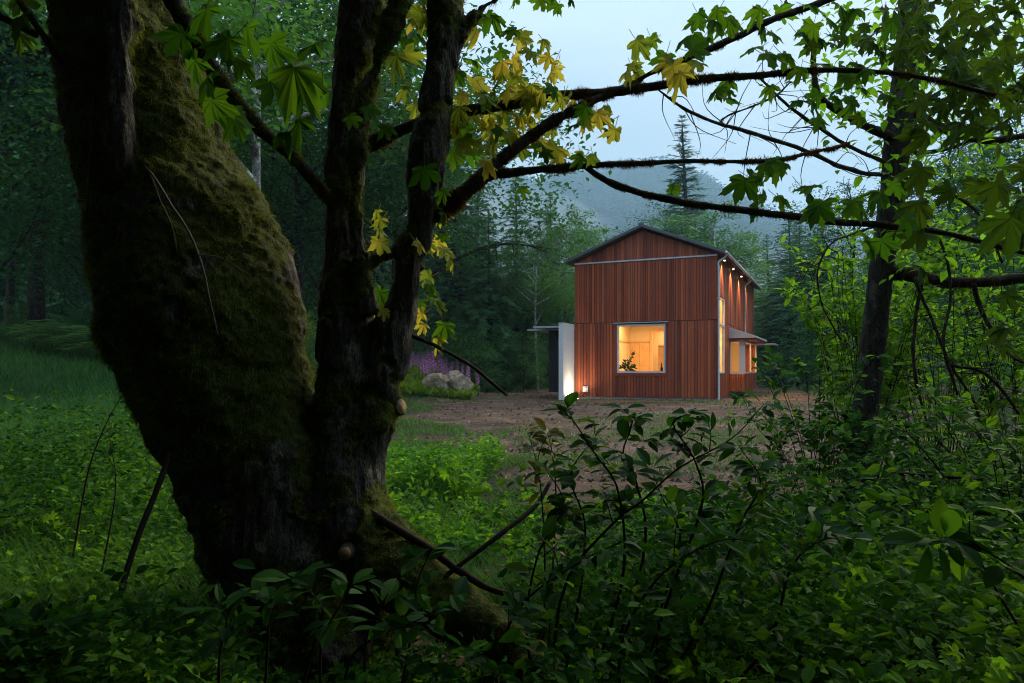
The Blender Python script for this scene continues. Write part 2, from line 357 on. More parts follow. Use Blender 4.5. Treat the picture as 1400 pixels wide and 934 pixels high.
# ground
m, t, o = newmat('forest_ground'); p = pr(t, o, .95, .15)
d = attr(t, 'dirt')
dn = noise(t, 1.1, 7); dn2 = noise(t, 9, 6); dn3 = noise(t, 45, 4)
dirt = ramp(t, dn, [(.30, (.060, .034, .024)), (.5, (.135, .080, .056)), (.7, (.235, .15, .108))])
fine = t.nodes.new('ShaderNodeMixRGB'); fine.blend_type = 'MULTIPLY'; fine.inputs[0].default_value = .85
t.links.new(dirt, fine.inputs[1]); t.links.new(ramp(t, dn2, [(.3, (.45, .42, .40)), (.7, (1.35, 1.35, 1.35))]), fine.inputs[2])
leafl = ramp(t, dn2, [(.3, (.012, .014, .006)), (.55, (.03, .04, .012)), (.75, (.05, .065, .018))])
mm = t.nodes.new('ShaderNodeMixRGB'); t.links.new(d, mm.inputs[0]); t.links.new(leafl, mm.inputs[1]); t.links.new(fine.outputs[0], mm.inputs[2])
t.links.new(mm.outputs[0], p.inputs['Base Color'])
ad = t.nodes.new('ShaderNodeMath'); ad.operation = 'ADD'; t.links.new(dn2, ad.inputs[0]); t.links.new(dn3, ad.inputs[1])
t.links.new(bump(t, ad.outputs[0], 1, .06), p.inputs['Normal']); M['ground'] = m
m, t, o = newmat('hill_slope'); p = pr(t, o, .95, .1)
t.links.new(ramp(t, noise(t, .03, 6), [(.3, (.014, .035, .02)), (.7, (.035, .07, .035))]), p.inputs['Base Color']); M['hill'] = m

def dirtmask(x, y):
    left = -.35 - .165 * (y - 9.5)
    right = 7.2 + .6 * (y - 12)
    n = 2.2 * fbm(P3(x, y, .3), 4) + 1.2 * fbm(P3(x, y, 1.3) + 9, 3)
    mk = sst(6.6, 9.0, y + 1.3 * n) * sst(50, 46, y + n) * sst(-.8, 1.0, x - left + n) * sst(1.5, -1.5, x - right + n)
    return np.clip(mk, 0, 1)
def grassy(x, y): return sst(.03, .22, fbm(P3(x, y * 1.7, .33) + 31.7, 4) + .10 * fbm(P3(x, y, 2) + 3, 2))

# ------------------------------------------------------------------ ground and hills
def axis(lo, hi, c, n, k):
    t = np.linspace(-1, 1, n); s = np.sinh(k * t) / math.sinh(k)
    return np.where(s < 0, c + s * (c - lo), c + s * (hi - c))
gx = axis(-2500, 2500, 0, 350, 7.9); gy = axis(-60, 2500, 9, 380, 7.6)
GX, GY = np.meshgrid(gx, gy); GV = np.stack([GX, GY, gz(GX, GY)], -1).reshape(-1, 3)
nx, ny = len(gx), len(gy)
i = (np.arange(ny - 1)[:, None] * nx + np.arange(nx - 1)[None]).ravel()
mb = MB(); mb.add(GV, [np.stack([i, i + 1, i + nx + 1, i + nx], -1)])
dm = dirtmask(GV[:, 0], GV[:, 1])
g = mb.build('ground', M['ground'], None, True, {'dirt': dm}); tag(g, kind='structure')

HP = np.array([(-1400, 40), (-600, 80), (-200, 110), (0, 130), (100, 150), (250, 120), (400, 150), (560, 200), (660, 228), (730, 246), (790, 236), (850, 240), (920, 258), (1000, 285), (1060, 312), (1130, 340), (1250, 345), (1400, 330), (1800, 300), (2600, 320)], float)
def hillz(x, y):
    x = np.asarray(x, float); y = np.asarray(y, float)
    px = HX + x / 1600.0 * F
    top = CZ + (HY - np.interp(px, HP[:, 0], HP[:, 1])) / F * 1600 - 18
    gul = fbm(np.stack([x * .006, y * .0022, 0 * x], -1), 4)
    return top * sst(620, 1600, y) * (1 - .25 * sst(1650, 2300, y)) + 60 * gul * sst(620, 900, y) * sst(1700, 1450, y) - 3
hx = np.linspace(-2300, 2300, 220); hy = np.linspace(600, 2400, 110); HXg, HYg = np.meshgrid(hx, hy)
i = (np.arange(109)[:, None] * 220 + np.arange(219)[None]).ravel()
mb = MB(); mb.add(np.stack([HXg, HYg, hillz(HXg, HYg)], -1).reshape(-1, 3), [np.stack([i, i + 1, i + 221, i + 220], -1)])
tag(mb.build('hills', M['hill'], None, True), kind='structure')
def simple_conifers(mb, x, y, z, h, tiers=9, per=7):
    """far trees: whorls of drooping jagged sprays round a stem"""
    n = len(x); base = np.stack([x, y, z], -1); ph = R.random(n) * 6.28
    for k in range(tiers):
        f = k / (tiers - 1); zz = .12 + .84 * f
        for j in range(per):
            a = ph + 6.283 * j / per + k * 1.3 + R.normal(0, .25, n)
            d = np.stack([np.cos(a), np.sin(a), np.full(n, -.35 + .25 * f)], -1)
            L = h * (.20 * (1 - f) ** .8 + .03) * R.uniform(.65, 1.25, n)
            leaves(mb, SPRAY_S, base + np.stack([np.zeros(n), np.zeros(n), h * zz * R.uniform(.97, 1.03, n)], -1), d, np.array([0, 0, 1.0]) + .3 * rdir(n), L, None, L * 1.5)
n = 30000
x = R.uniform(-1250, 950, n); y = R.uniform(640, 1640, n); keep = hillz(x, y) > 6; x, y = x[keep], y[keep]; n = len(x); hh = R.uniform(16, 34, n) * (.75 + .5 * sst(-.2, .3, fbm(P3(x, y, .012), 3)))
mb = MB(); z = hillz(x, y) - 1; ph = R.random(n) * 6.28; tn = np.clip(.5 + fbm(P3(x, y, .01) + 3, 3) + R.normal(0, .15, n), 0, 1)
for f in (.12, .34, .56, .78):
    for j in range(4):
        a = ph + 1.571 * j + f * 2.2; d = np.stack([np.cos(a), np.sin(a), np.full(n, -.8)], -1); L = hh * (.30 * (1 - f) + .05)
        leaves(mb, LOW, np.stack([x, y, z + hh * (f + .2)], -1), d, np.array([0, 0, 1.0]), L, tn, L * 2.2)
tag(mb.build('hillside_forest', M['hillwood']), 'hazy blue green forest covering the hill behind the house', 'forest', kind='stuff')

# ------------------------------------------------------------------ house
TH = rad(-24.6); HW, HL = 6.15, 13.9; HO = np.array([8.44, 29.3, .2])
house = empty('red_house', HO, TH, 'red cedar clad gabled house with warm lit windows in the clearing', 'house')
ca, sa = math.cos(TH), math.sin(TH)
def hw(x, y, z): return np.array([HO[0] + ca * x - sa * y, HO[1] + sa * x + ca * y, HO[2] + z])
EAVE, RIDGE = 6.10, 7.32; SL = (RIDGE - EAVE) / (HW / 2)
def gable(x): return EAVE + SL * (HW / 2 - abs(x + HW / 2))

def boards(mb, a0, a1, z0, z1, put, openings=(), top=None, wch=(.09, .11, .13), gp=.007):
    br = sorted({a0, a1, *[c for o in openings for c in o[:2] if a0 < c < a1]})
    for s, e in zip(br[:-1], br[1:]):
        a = s
        while a < e - 1e-4:
            w = random.choice(wch); b = a + w
            if e - b < .05: b = e
            spans = [(z0, z1)]
            for (oa, ob, oz0, oz1) in openings:
                if a + .001 < ob and b - .001 > oa:
                    ns = []
                    for (p, q) in spans:
                        if oz0 >= q or oz1 <= p: ns.append((p, q)); continue
                        if oz0 > p: ns.append((p, oz0))
                        if oz1 < q: ns.append((oz1, q))
                    spans = ns
            r = min(1, max(0, random.gauss(.46, .25)))
            for p, q in spans:
                qa = qb = q
                if top: qa, qb = top(a), top(b)
                if max(qa, qb) - p < .02: continue
                put(mb, a + gp, b - gp, p, qa, qb, r, random.uniform(0, .010))
            a = b
def put_front(mb, a, b, p, qa, qb, r, j, y=-.024):
    mb.hexa([(a, y - j, p), (b, y - j, p), (b, y + .022, p), (a, y + .022, p), (a, y - j, qa), (b, y - j, qb), (b, y + .022, qb), (a, y + .022, qa)], r)
def put_right(mb, a, b, p, qa, qb, r, j, x=.002):
    mb.hexa([(x, a, p), (x + .022 + j, a, p), (x + .022 + j, b, p), (x, b, p), (x, a, qa), (x + .022 + j, a, qa), (x + .022 + j, b, qb), (x, b, qb)], r)
random.seed(4)
FW = (-4.22, -2.11, 1.14, 3.24)                       # front window
TW = (.28, 1.9, 1.12, 4.33)                           # tall side window (along the wall)
BAY = (3.68, 8.83); BP = .66                          # bay along the wall and how far it sticks out
mb = MB()
boards(mb, -HW, 0, .10, 3.33, put_front, [(FW[0] - .1, FW[1] + .1, FW[2] - .14, FW[3] + .12)], wch=(.125, .14, .14), gp=.010)
boards(mb, -HW, 0, 3.36, 5.96, lambda *k: put_front(*k, y=-.034))
boards(mb, -HW + .05, -.05, 6.05, 0, put_front, top=lambda x: gable(x) - .04)
for p, q in ((.10, 3.33), (3.36, EAVE + .02)):
    boards(mb, 0.0, HL, p, q, put_right, [(TW[0] - .07, TW[1] + .07, TW[2] - .07, TW[3] + .07), (BAY[0] + .03, BAY[1] - .03, 0, 2.75)])
    boards(mb, 0.0, HL, p, q, lambda mb, a, b, p, qa, qb, r, j: put_right(mb, a, b, p, qa, qb, r, j, x=-HW - .026))
boards(mb, -HW, 0, .10, EAVE, lambda mb, a, b, p, qa, qb, r, j: put_front(mb, a, b, p, qa, qb, r, j, y=HL + .004))
mb.build('siding', M['siding'], house)
def wallholes(mb, axis_, fixed, thick, a0, a1, z0, z1, holes):
    br = sorted({a0, a1, *[c for o in holes for c in o[:2]]})
    for s, e in zip(br[:-1], br[1:]):
        sp = [(z0, z1)]
        for oa, ob, p, q in holes:
            if s + 1e-4 < ob and e - 1e-4 > oa:
                sp = [(z0, p), (q, z1)]
        for p, q in sp:
            if q - p < .01: continue
            if axis_ == 'x': mb.box((s, fixed, p), (e, fixed + thick, q))
            else: mb.box((fixed, s, p), (fixed + thick, e, q))
mb = MB()                                              # dark membrane behind the boards
wallholes(mb, 'x', -.014, .012, -HW + .02, .0, .11, EAVE - .04, [FW]); mb.hexa([(-HW + .1, -.014, EAVE - .03), (-.1, -.014, EAVE - .03), (-.1, -.002, EAVE - .03), (-HW + .1, -.002, EAVE - .03), (-HW / 2 - .02, -.014, RIDGE - .08), (-HW / 2 + .02, -.014, RIDGE - .08), (-HW / 2 + .02, -.002, RIDGE - .08), (-HW / 2 - .02, -.002, RIDGE - .08)])
wallholes(mb, 'y', .004, .008, .0, HL - .02, .11, EAVE - .04, [TW, (BAY[0] + .08, BAY[1] - .08, .3, 2.6)])
mb.build('wall_membrane', M['darkmetal'], house)
mb = MB()                                              # inner wall faces
wallholes(mb, 'x', .002, .14, -HW + .02, -.02, .12, EAVE - .02, [FW])
wallholes(mb, 'y', -.06, .05, .16, HL - .16, .12, EAVE - .02, [TW, (BAY[0] + .08, BAY[1] - .08, .9, 2.6)])
wallholes(mb, 'y', -HW + .01, .15, .16, HL - .16, .12, EAVE - .02, [])
wallholes(mb, 'x', HL - .15, .14, -HW + .02, -.02, .12, EAVE - .02, [])
mb.build('inner_wall', M['cream'], house)
mb = MB(); mb.box((-HW + .03, .01, -.35), (-.03, HL - .01, .11)); mb.build('foundation', M['concrete'], house)
mb = MB(); mb.box((-HW + .17, .15, .115), (-.17, HL - .16, .2)); mb.build('interior_floor', M['oak'], house)
mb = MB(); mb.box((-HW + .17, .15, 3.56), (-1.7, HL - .16, 3.75)); mb.box((-HW + .17, .15, EAVE - .15), (-.17, HL - .16, EAVE - .08)); mb.build('interior_ceiling', M['cream'], house)
mb = MB()                                              # partition with doorway and rail, seen through the window
PY = 4.4
mb.box((-HW + .17, PY, .2), (-3.74, PY + .12, 3.55)); mb.box((-2.85, PY, .2), (-1.75, PY + .12, 3.55)); mb.box((-3.74, PY, 3.16), (-2.85, PY + .12, 3.55))
mb.box((-1.745, PY, .2), (-.08, PY + .12, 5.9))
mb.box((-4.95, 2.2, .2), (-4.85, PY - .002, 3.55))
mb.build('partition', M['cream'], house)
mb = MB()
mb.box((-4.84, PY - .06, 2.62), (-3.87, PY - .002, 2.70)); mb.box((-4.845, 2.2, 2.62), (-4.80, PY - .07, 2.70))
mb.box((-3.86, PY - .04, .2), (-3.74, PY - .002, 3.28)); mb.box((-2.85, PY - .04, .2), (-2.73, PY - .002, 3.28)); mb.box((-3.735, PY - .04, 3.16), (-2.855, PY - .002, 3.28))
mb.box((-4.83, PY - .03, .25), (-4.36, PY - .002, 2.60)); mb.box((-4.34, PY - .03, .25), (-3.88, PY - .002, 2.60))
mb.box((-3.72, PY + 1.2, .2), (-2.9, PY + 1.6, 2.45)); mb.box((-3.5, PY + 1.17, .25), (-3.45, PY + 1.2, 2.4)); mb.box((-3.72, PY + 1.1, 2.46), (-2.9, PY + 1.6, 2.54))
mb.build('interior_trim', M['ply'], house)
mb = MB(); mb.box((-4.4, PY + 2.6, .2), (-1.8, PY + 2.7, 3.55)); mb.build('hall_wall', M['cream'], house)

# roof
OV_, OG = .36, .34; TR = .13
def roofslab(x0, z0, x1, z1, y0, y1, th, mb):
    nx_, nz_ = -(z1 - z0), (x1 - x0); l = math.hypot(nx_, nz_); nx_, nz_ = nx_ / l * th, nz_ / l * th
    if nz_ < 0: nx_, nz_ = -nx_, -nz_
    mb.hexa([(x0, y0, z0), (x1, y0, z1), (x1, y1, z1), (x0, y1, z0), (x0 + nx_, y0, z0 + nz_), (x1 + nx_, y0, z1 + nz_), (x1 + nx_, y1, z1 + nz_), (x0 + nx_, y1, z0 + nz_)])
XR, ZR = -HW / 2, RIDGE + .03; XE, ZE = OV_, EAVE + .03 - SL * OV_
XL = -HW - OV_
mb = MB()
roofslab(XR, ZR + .07, XE, ZE + .07, -OG, HL + OG, .05, mb); roofslab(XL, ZE + .07, XR, ZR + .07, -OG, HL + OG, .05, mb)
k = -OG + .05
while k < HL + OG:
    roofslab(XR, ZR + .121, XE, ZE + .121, k, k + .03, .04, mb); roofslab(XL, ZE + .121, XR, ZR + .121, k, k + .03, .04, mb); k += .42
mb.box((XR - .12, -OG - .01, ZR + .10), (XR + .12, HL + OG + .01, ZR + .20))
roof = mb.build('roof', M['roofmetal'], house)
mb = MB(); roofslab(XR, ZR, XE - .02, ZE + .008, -OG + .03, HL + OG - .03, .066, mb); roofslab(XL + .02, ZE + .008, XR, ZR, -OG + .03, HL + OG - .03, .066, mb)
mb.build('soffit', M['soffit'], house)
mb = MB()
for (a, b, c, d_) in ((XR, ZR, XE, ZE), (XL, ZE, XR, ZR)):
    roofslab(a, b + .035, c, d_ + .035, -OG - .015, -OG + .01, .065, mb)
mb.build('roof_edge_trim', M['roofmetal'], house)
mb = MB(); tube(mb, [hp for hp in [(XE + .06, -OG, ZE + .06), (XE + .06, HL + OG, ZE + .06)]], .06, 10); mb.build('gutter', M['metal'], house, True)
mb = MB()
for k in range(3): roofslab(XR + .35, ZR + .17 - SL * .35, XR + 2.6, ZR + .17 - SL * 2.6, 1.0 + 1.75 * k, 2.65 + 1.75 * k, .05, mb)
mb.build('solar_panel', M['darkmetal'], house)
mb = MB(); mb.box((-HW - .02, -.075, 5.975), (.03, -.03, 6.035)); mb.build('gable_flashing', M['metal'], house)
for yy, zz in ((-.09, 0), (9.05, 3.15)):
    mb = MB()
    xx = .09
    if yy < 0: pth = [(XE + .05, -.05, ZE + .02), (XE - .05, -.07, ZE - .12), (xx, yy, ZE - .28), (xx, yy, ZE - .5), (xx, yy, .05), (xx + .04, yy - .02, -.06)]
    else: pth = [(XE + .05, yy, ZE + .02), (XE - .05, yy, ZE - .12), (xx, yy, ZE - .28), (xx, yy, ZE - .5), (xx, yy, zz)]
    pp = np.vstack([spline(pth[:4], 10), pth[4:]]); tube(mb, pp, .042, 10)
    for z_ in (5.4, 4.2): mb.box((.02, yy - .055, z_), (.14, yy + .055, z_ + .03))
    mb.build('downspout', M['metal'], house, True)
def window(fr_boxes, pane_box, extra=None, name='window'):
    mb = MB()
    for lo, hi in fr_boxes: mb.box(lo, hi)
    w = mb.build(name, M['frame'], house)
    if not isinstance(pane_box, list): pane_box = [pane_box]
    mb = MB()
    for lo, hi in pane_box: mb.box(lo, hi)
    mb.build('pane', M['glass'], w); return w
x0, x1, z0, z1 = FW; f = .075
w = window([((x0, -.05, z0), (x1, .06, z0 + f)), ((x0, -.05, z1 - f), (x1, .06, z1)), ((x0, -.05, z0 + f), (x0 + f, .06, z1 - f)), ((x1 - f, -.05, z0 + f), (x1, .06, z1 - f))],
           ((x0 + f, .01, z0 + f), (x1 - f, .018, z1 - f)))
mb = MB(); mb.box((x0 - .16, -.12, z1 + .055), (x1 + .14, -.02, z1 + .09)); mb.build('head_flashing', M['metal'], w)
mb = MB()
for lo, hi in (((x0 - .09, -.045, z0 - .12), (x1 + .09, -.005, z0 - .004)), ((x0 - .09, -.045, z0), (x0 - .004, -.005, z1 + .05)), ((x1 + .004, -.045, z0), (x1 + .09, -.005, z1 + .05))): mb.box(lo, hi, .35)
mb.build('casing', M['siding'], w)
y0, y1, z0, z1 = TW; f = .06; zm = 3.12
window([((-.06, y0, z0), (.05, y1, z0 + f)), ((-.06, y0, z1 - f), (.05, y1, z1)), ((-.06, y0, z0 + f), (.05, y0 + f, z1 - f)), ((-.06, y1 - f, z0 + f), (.05, y1, z1 - f)), ((-.058, y0 + f, zm), (.048, y1 - f, zm + .09))],
       [((-.01, y0 + f, z0 + f), (-.002, y1 - f, zm)), ((-.01, y0 + f, zm + .09), (-.002, y1 - f, z1 - f))])
# bay
b0, b1 = BAY
mb = MB()
boards(mb, .03, BP, .28, 1.10, lambda mb, a, b, p, qa, qb, r, j: put_front(mb, a, b, p, qa, qb, r, j, y=b0 - .024))
boards(mb, b0, b1, .28, 1.10, lambda mb, a, b, p, qa, qb, r, j: put_right(mb, a, b, p, qa, qb, r, j, x=BP))
boards(mb, .03, BP, .28, 2.6, lambda mb, a, b, p, qa, qb, r, j: put_front(mb, a, b, p, qa, qb, r, j, y=b1 + .004))
bay = mb.build('bay', M['siding'], house)
mb = MB(); mb.box((.03, b0 + .01, .30), (BP - .01, b1 - .01, .36)); mb.box((.03, b0 + .01, 1.0), (BP - .01, b1 - .01, 1.06)); mb.box((.02, b0 + .05, 2.60), (BP - .02, b1 - .05, 2.64)); mb.build('bay_shelf', M['ply'], bay)
mb = MB()                                              # shed roof over the bay
ro = BP + .52; zi, zo_ = 3.18, 2.78
mb.hexa([(.03, b0 - .25, zo_ - .062), (ro, b0 - .25, zo_ - .06), (ro, b1 + .35, zo_ - .06), (.03, b1 + .35, zo_ - .062), (.03, b0 - .25, zi), (ro, b0 - .25, zo_), (ro, b1 + .35, zo_), (.03, b1 + .35, zi)])
for k in range(14):
    yy = b0 - .2 + .42 * k
    if yy < b1 + .3: mb.hexa([(.05, yy, zi - .01), (ro, yy, zo_ + .001), (ro, yy + .03, zo_ + .001), (.05, yy + .03, zi - .01), (.05, yy, zi + .03), (ro, yy, zo_ + .035), (ro, yy + .03, zo_ + .035), (.05, yy + .03, zi + .03)])
mb.build('bay_roof', M['metal'], bay)
mb = MB(); mb.hexa([(.04, b0 - .22, 2.64), (ro - .04, b0 - .22, 2.64), (ro - .04, b1 + .32, 2.64), (.04, b1 + .32, 2.64), (.04, b0 - .22, zo_ - .068), (ro - .04, b0 - .22, zo_ - .066), (ro - .04, b1 + .32, zo_ - .066), (.04, b1 + .32, zo_ - .068)]); mb.build('bay_eave', M['siding'], bay)
fz0, fz1 = 1.11, 2.60
mb = MB()
for lo, hi in (((.03, b0 - .02, fz0), (BP + .03, b0 + .05, fz0 + .06)), ((.03, b0 - .02, fz1 - .05), (BP + .03, b0 + .05, fz1 + .03)), ((.03, b0 - .02, fz0 + .06), (.08, b0 + .05, fz1 - .05)), ((BP - .22, b0 - .02, fz0 + .06), (BP + .03, b0 + .05, fz1 - .05)),
               ((BP - .04, b0 + .052, fz0), (BP + .03, b1, fz0 + .06)), ((BP - .04, b0 + .052, fz1 - .05), (BP + .03, b1, fz1 + .03)), ((BP - .04, b0 + .052, fz0 + .06), (BP + .03, b0 + .3, fz1 - .05)),
               ((BP - .04, b0 + 2.6, fz0 + .06), (BP + .03, b0 + 2.68, fz1 - .05)), ((BP - .04, b1 - .1, fz0 + .06), (BP + .03, b1, fz1 - .05))): mb.box(lo, hi)
w = mb.build('bay_window', M['frame'], bay)
mb = MB(); mb.box((.08, b0 + .01, fz0 + .06), (BP - .22, b0 + .018, fz1 - .05)); mb.box((BP - .01, b0 + .3, fz0 + .06), (BP - .002, b0 + 2.6, fz1 - .05)); mb.box((BP - .01, b0 + 2.68, fz0 + .06), (BP - .002, b1 - .1, fz1 - .05)); mb.build('pane', M['glass'], bay)
# white wing wall, dark entry screen, thin canopies
mb = MB(); mb.box((-HW - .26, -1.44, -.12), (-HW - .045, -.03, 3.28)); mb.box((-HW - .275, -1.455, 3.281), (-HW - .035, -.03, 3.31)); mb.build('wing_wall', M['whitepaint'], house)
mb = MB()
for k in range(17): mb.box((-HW - 1.87 + .085 * k, 1.5, .22), (-HW - 1.80 + .085 * k, 1.54, 3.15))
mb.box((-HW - 1.9, 1.545, .20), (-HW - .4, 1.58, 3.17)); mb.build('entry_screen', M['darkmetal'], house)
mb = MB(); mb.box((-HW - 2.1, .1, 3.20), (-HW - .28, 3.2, 3.28)); mb.box((-HW - 2.75, .9, 3.13), (-HW - .3, 3.4, 3.195)); mb.build('entry_canopy', M['metal'], house)
mb = MB(); mb.box((.03, 9.6, 2.60), (1.55, 11.8, 2.67)); mb.build('side_canopy', M['metal'], house)
mb = MB(); mb.box((-5.78, -.09, .30), (-5.54, -.026, .54)); vent = mb.build('wall_vent', M['metal'], house)
mb = MB(); tube(mb, [(-5.66, -.14, .42), (-5.66, -.085, .42)], [.08, .09], 14); mb.build('vent_hood', M['metal'], vent)
# soffit downlights
for yy in (1.1, 3.9, 6.9, 9.9):
    mb = MB(); tube(mb, [(.16, yy, ZE + .02), (.16, yy, ZE - .06)], .05, 12); s_ = mb.build('soffit_light', M['metal'], house)
    mb = MB(); tube(mb, [(.16, yy, ZE - .062), (.16, yy, ZE - .075)], .042, 12); mb.build('bulb', M['glow'], s_)
    l = bpy.data.lights.new('soffit_spot', 'SPOT'); l.energy = 230; l.color = (1, .62, .28); l.spot_size = rad(80); l.spot_blend = .7; l.shadow_soft_size = .04
    lo = bpy.data.objects.new('soffit_spot', l); COL.objects.link(lo); lo.parent = s_; lo.location = (.16, yy, ZE - .10)
def area(x, y, z, sx, sy, e, col=(1, .53, .19)):
    l = bpy.data.lights.new('room_lamp', 'AREA'); l.shape = 'RECTANGLE'; l.size = sx; l.size_y = sy; l.energy = e * .74; l.color = col
    lo = bpy.data.objects.new('room_lamp', l); COL.objects.link(lo); lo.parent = house; lo.location = (x, y, z)
area(-3.4, 2.0, 3.5, 2.4, 2.0, 85); area(-.9, 2.4, 5.85, .9, 2.4, 120); area(-.7, 3.0, 3.2, .5, 1.2, 40); area(-3.2, 5.8, 3.5, 1.2, 1.4, 45); area(-2.2, 9.5, 3.5, 2.5, 3, 90); area(.25, 6.2, 2.58, .4, 3, 40); area(-.8, 6.4, 3.2, .8, 1.5, 60)
# pendant in the tall window
mb = MB(); q = [(-.75, 1.25, 3.28), (-.75, 1.25, 3.2), (-.75, 1.25, 3.05), (-.75, 1.25, 2.92)]; tube(mb, q, [.03, .1, .17, .19], 16); tube(mb, [(-.75, 1.25, 5.95), (-.75, 1.25, 3.28)], .008, 6)
ph = MB(); ph = mb.build('pendant_lamp', M['whitepaint']); ph.location = tuple(HO); ph.rotation_euler = (0, 0, TH); tag(ph, 'white pendant lamp hanging inside the tall side window', 'lamp')
# ground spotlight on the wing wall
p_ = hw(-HW + .34, -.76, 0); up = empty('ground_spotlight', (p_[0], p_[1], float(gz(p_[0], p_[1]))), TH, 'small ground spotlight shining up the white wing wall', 'light')
mb = MB(); tube(mb, [(0, 0, -.06), (0, 0, .02), (0, 0, .03)], [.085, .085, .07], 18); mb.build('housing', M['darkmetal'], up)
mb = MB(); tube(mb, [(0, 0, .031), (0, 0, .036)], [.06, .055], 16); mb.build('lens', M['glow'], up)
l = bpy.data.lights.new('uplight', 'AREA'); l.shape = 'DISK'; l.size = .09; l.energy = 12; l.color = (1, .76, .46); l.spread = rad(150)
lo = bpy.data.objects.new('uplight', l); COL.objects.link(lo); lo.parent = up; lo.location = (0, 0, .05); lo.rotation_euler = Vector((-.22, 0, 1)).to_track_quat('-Z', 'Y').to_euler()
# things on the window sill
def house_thing(name, x, y, z, label, cat): return empty(name, hw(x, y, z), TH, label, cat)
pt = house_thing('potted_plant', -3.86, .5, .2, 'leafy potted plant inside the front window at its left', 'plant')
mb = MB(); tube(mb, [(0, 0, 0), (0, 0, .8), (0, 0, 1.05)], [.16, .16, .17], 14); mb.build('pot', M['pot'], pt, True)
mb = MB(); n = 90; dd = unit(rdir(n) + np.array([0, 0, .5])); leaves(mb, BLADE, np.array([0, 0, 1.05]) + dd * R.uniform(.02, .38, (n, 1)) * np.array([.8, .7, 1.2]), dd + .5 * rdir(n), rdir(n), R.uniform(.12, .22, n)); mb.build('foliage', M['plant'], pt)
mb = MB(); n = 30; tt = np.linspace(0, 1, n)[:, None]; ax = np.array([-.02, 0, 1.3]) + tt * np.array([.26, 0, .52]); leaves(mb, BLADE, ax, np.array([.3, 0, .6]) + .7 * rdir(n), rdir(n), .13); mb.build('shoot', M['plant'], pt)
bo = house_thing('bottle', -2.30, .10, 1.215, 'dark bottle on the right end of the front window sill', 'bottle')
bo.location = tuple(hw(-2.30, .10, 1.14))
mb = MB(); tube(mb, spline([(0, 0, .075), (0, 0, .2), (0, 0, .26), (0, 0, .40)], 14), np.interp(np.linspace(0, 1, 14), [0, .5, .7, 1], [.055, .055, .03, .02]), 14); mb.build('glass_body', M['bottle'], bo, True)
mb = MB(); tube(mb, [(0, 0, .40), (0, 0, .44)], .022, 10); mb.build('stopper', M['pot'], bo)

# ------------------------------------------------------------------ mid-distance trees (prototypes are 1 m tall units scaled per copy)
def make_conifer(seed, h=20, Rr=.17, droop=-.35, mat='conifer', lvls=46, per=5, name='conifer', spr=11, start=.04, bare=0):
    global R
    R = np.random.default_rng(seed)
    root = empty(name, (0, -200, 0))
    mb = MB(); wob = np.array([(0, 0, 0), (.01 * h * R.normal(), .01 * h * R.normal(), h * .5), (0, 0, h)]); tube(mb, spline(wob, 14), np.linspace(.016 * h, .02, 14), 9, .15, 2)
    cr_ = MB()
    for k in range(lvls):
        f = (k + R.random() * .6) / lvls; z = h * (start + (1 - start) * f)
        Lm = h * Rr * ((1 - f) ** .75 + .03) * (1 - .55 * max(0, .12 - f) / .12)
        for j in range(per):
            a = R.random() * 6.283; L = Lm * R.uniform(.55, 1.15)
            if f < .3 and R.random() < bare: continue
            d0 = np.array([math.cos(a), math.sin(a), .12 + .5 * f]); s = np.linspace(0, 1, 8)[:, None]
            pth = np.array([0, 0, z]) + d0 * L * s + np.array([0, 0, droop * L]) * s ** 2
            tube(mb, pth, np.linspace(.006 * h * (1 - f) + .012, .008, 8), 4, cap=False)
            n = int(spr * (.4 + 1.2 * (1 - f))); t_ = R.uniform(.15, 1, n); p = np.array([0, 0, z]) + d0 * L * t_[:, None] + np.array([0, 0, droop * L]) * t_[:, None] ** 2
            side = np.cross(d0, (0, 0, 1)); sg = R.choice([-1, 1], n)[:, None]
            yd = d0 * R.uniform(.4, 1, (n, 1)) + side * sg * R.uniform(.2, .9, (n, 1)) + np.array([0, 0, droop * 1.1]) * R.uniform(.4, 1.5, (n, 1))
            leaves(cr_, SPRAY, p, yd, np.array([0, 0, 1.0]) + .5 * rdir(n), np.clip(L * R.uniform(.28, .5, n), .25, 1.15), np.clip(.25 + .5 * t_ + R.normal(0, .15, n), 0, 1), np.clip(L * R.uniform(.3, .5, n), .3, 1.2))
    mb.build('trunk', M['darkbark'], root, True); cr_.build('crown', M[mat], root); return root

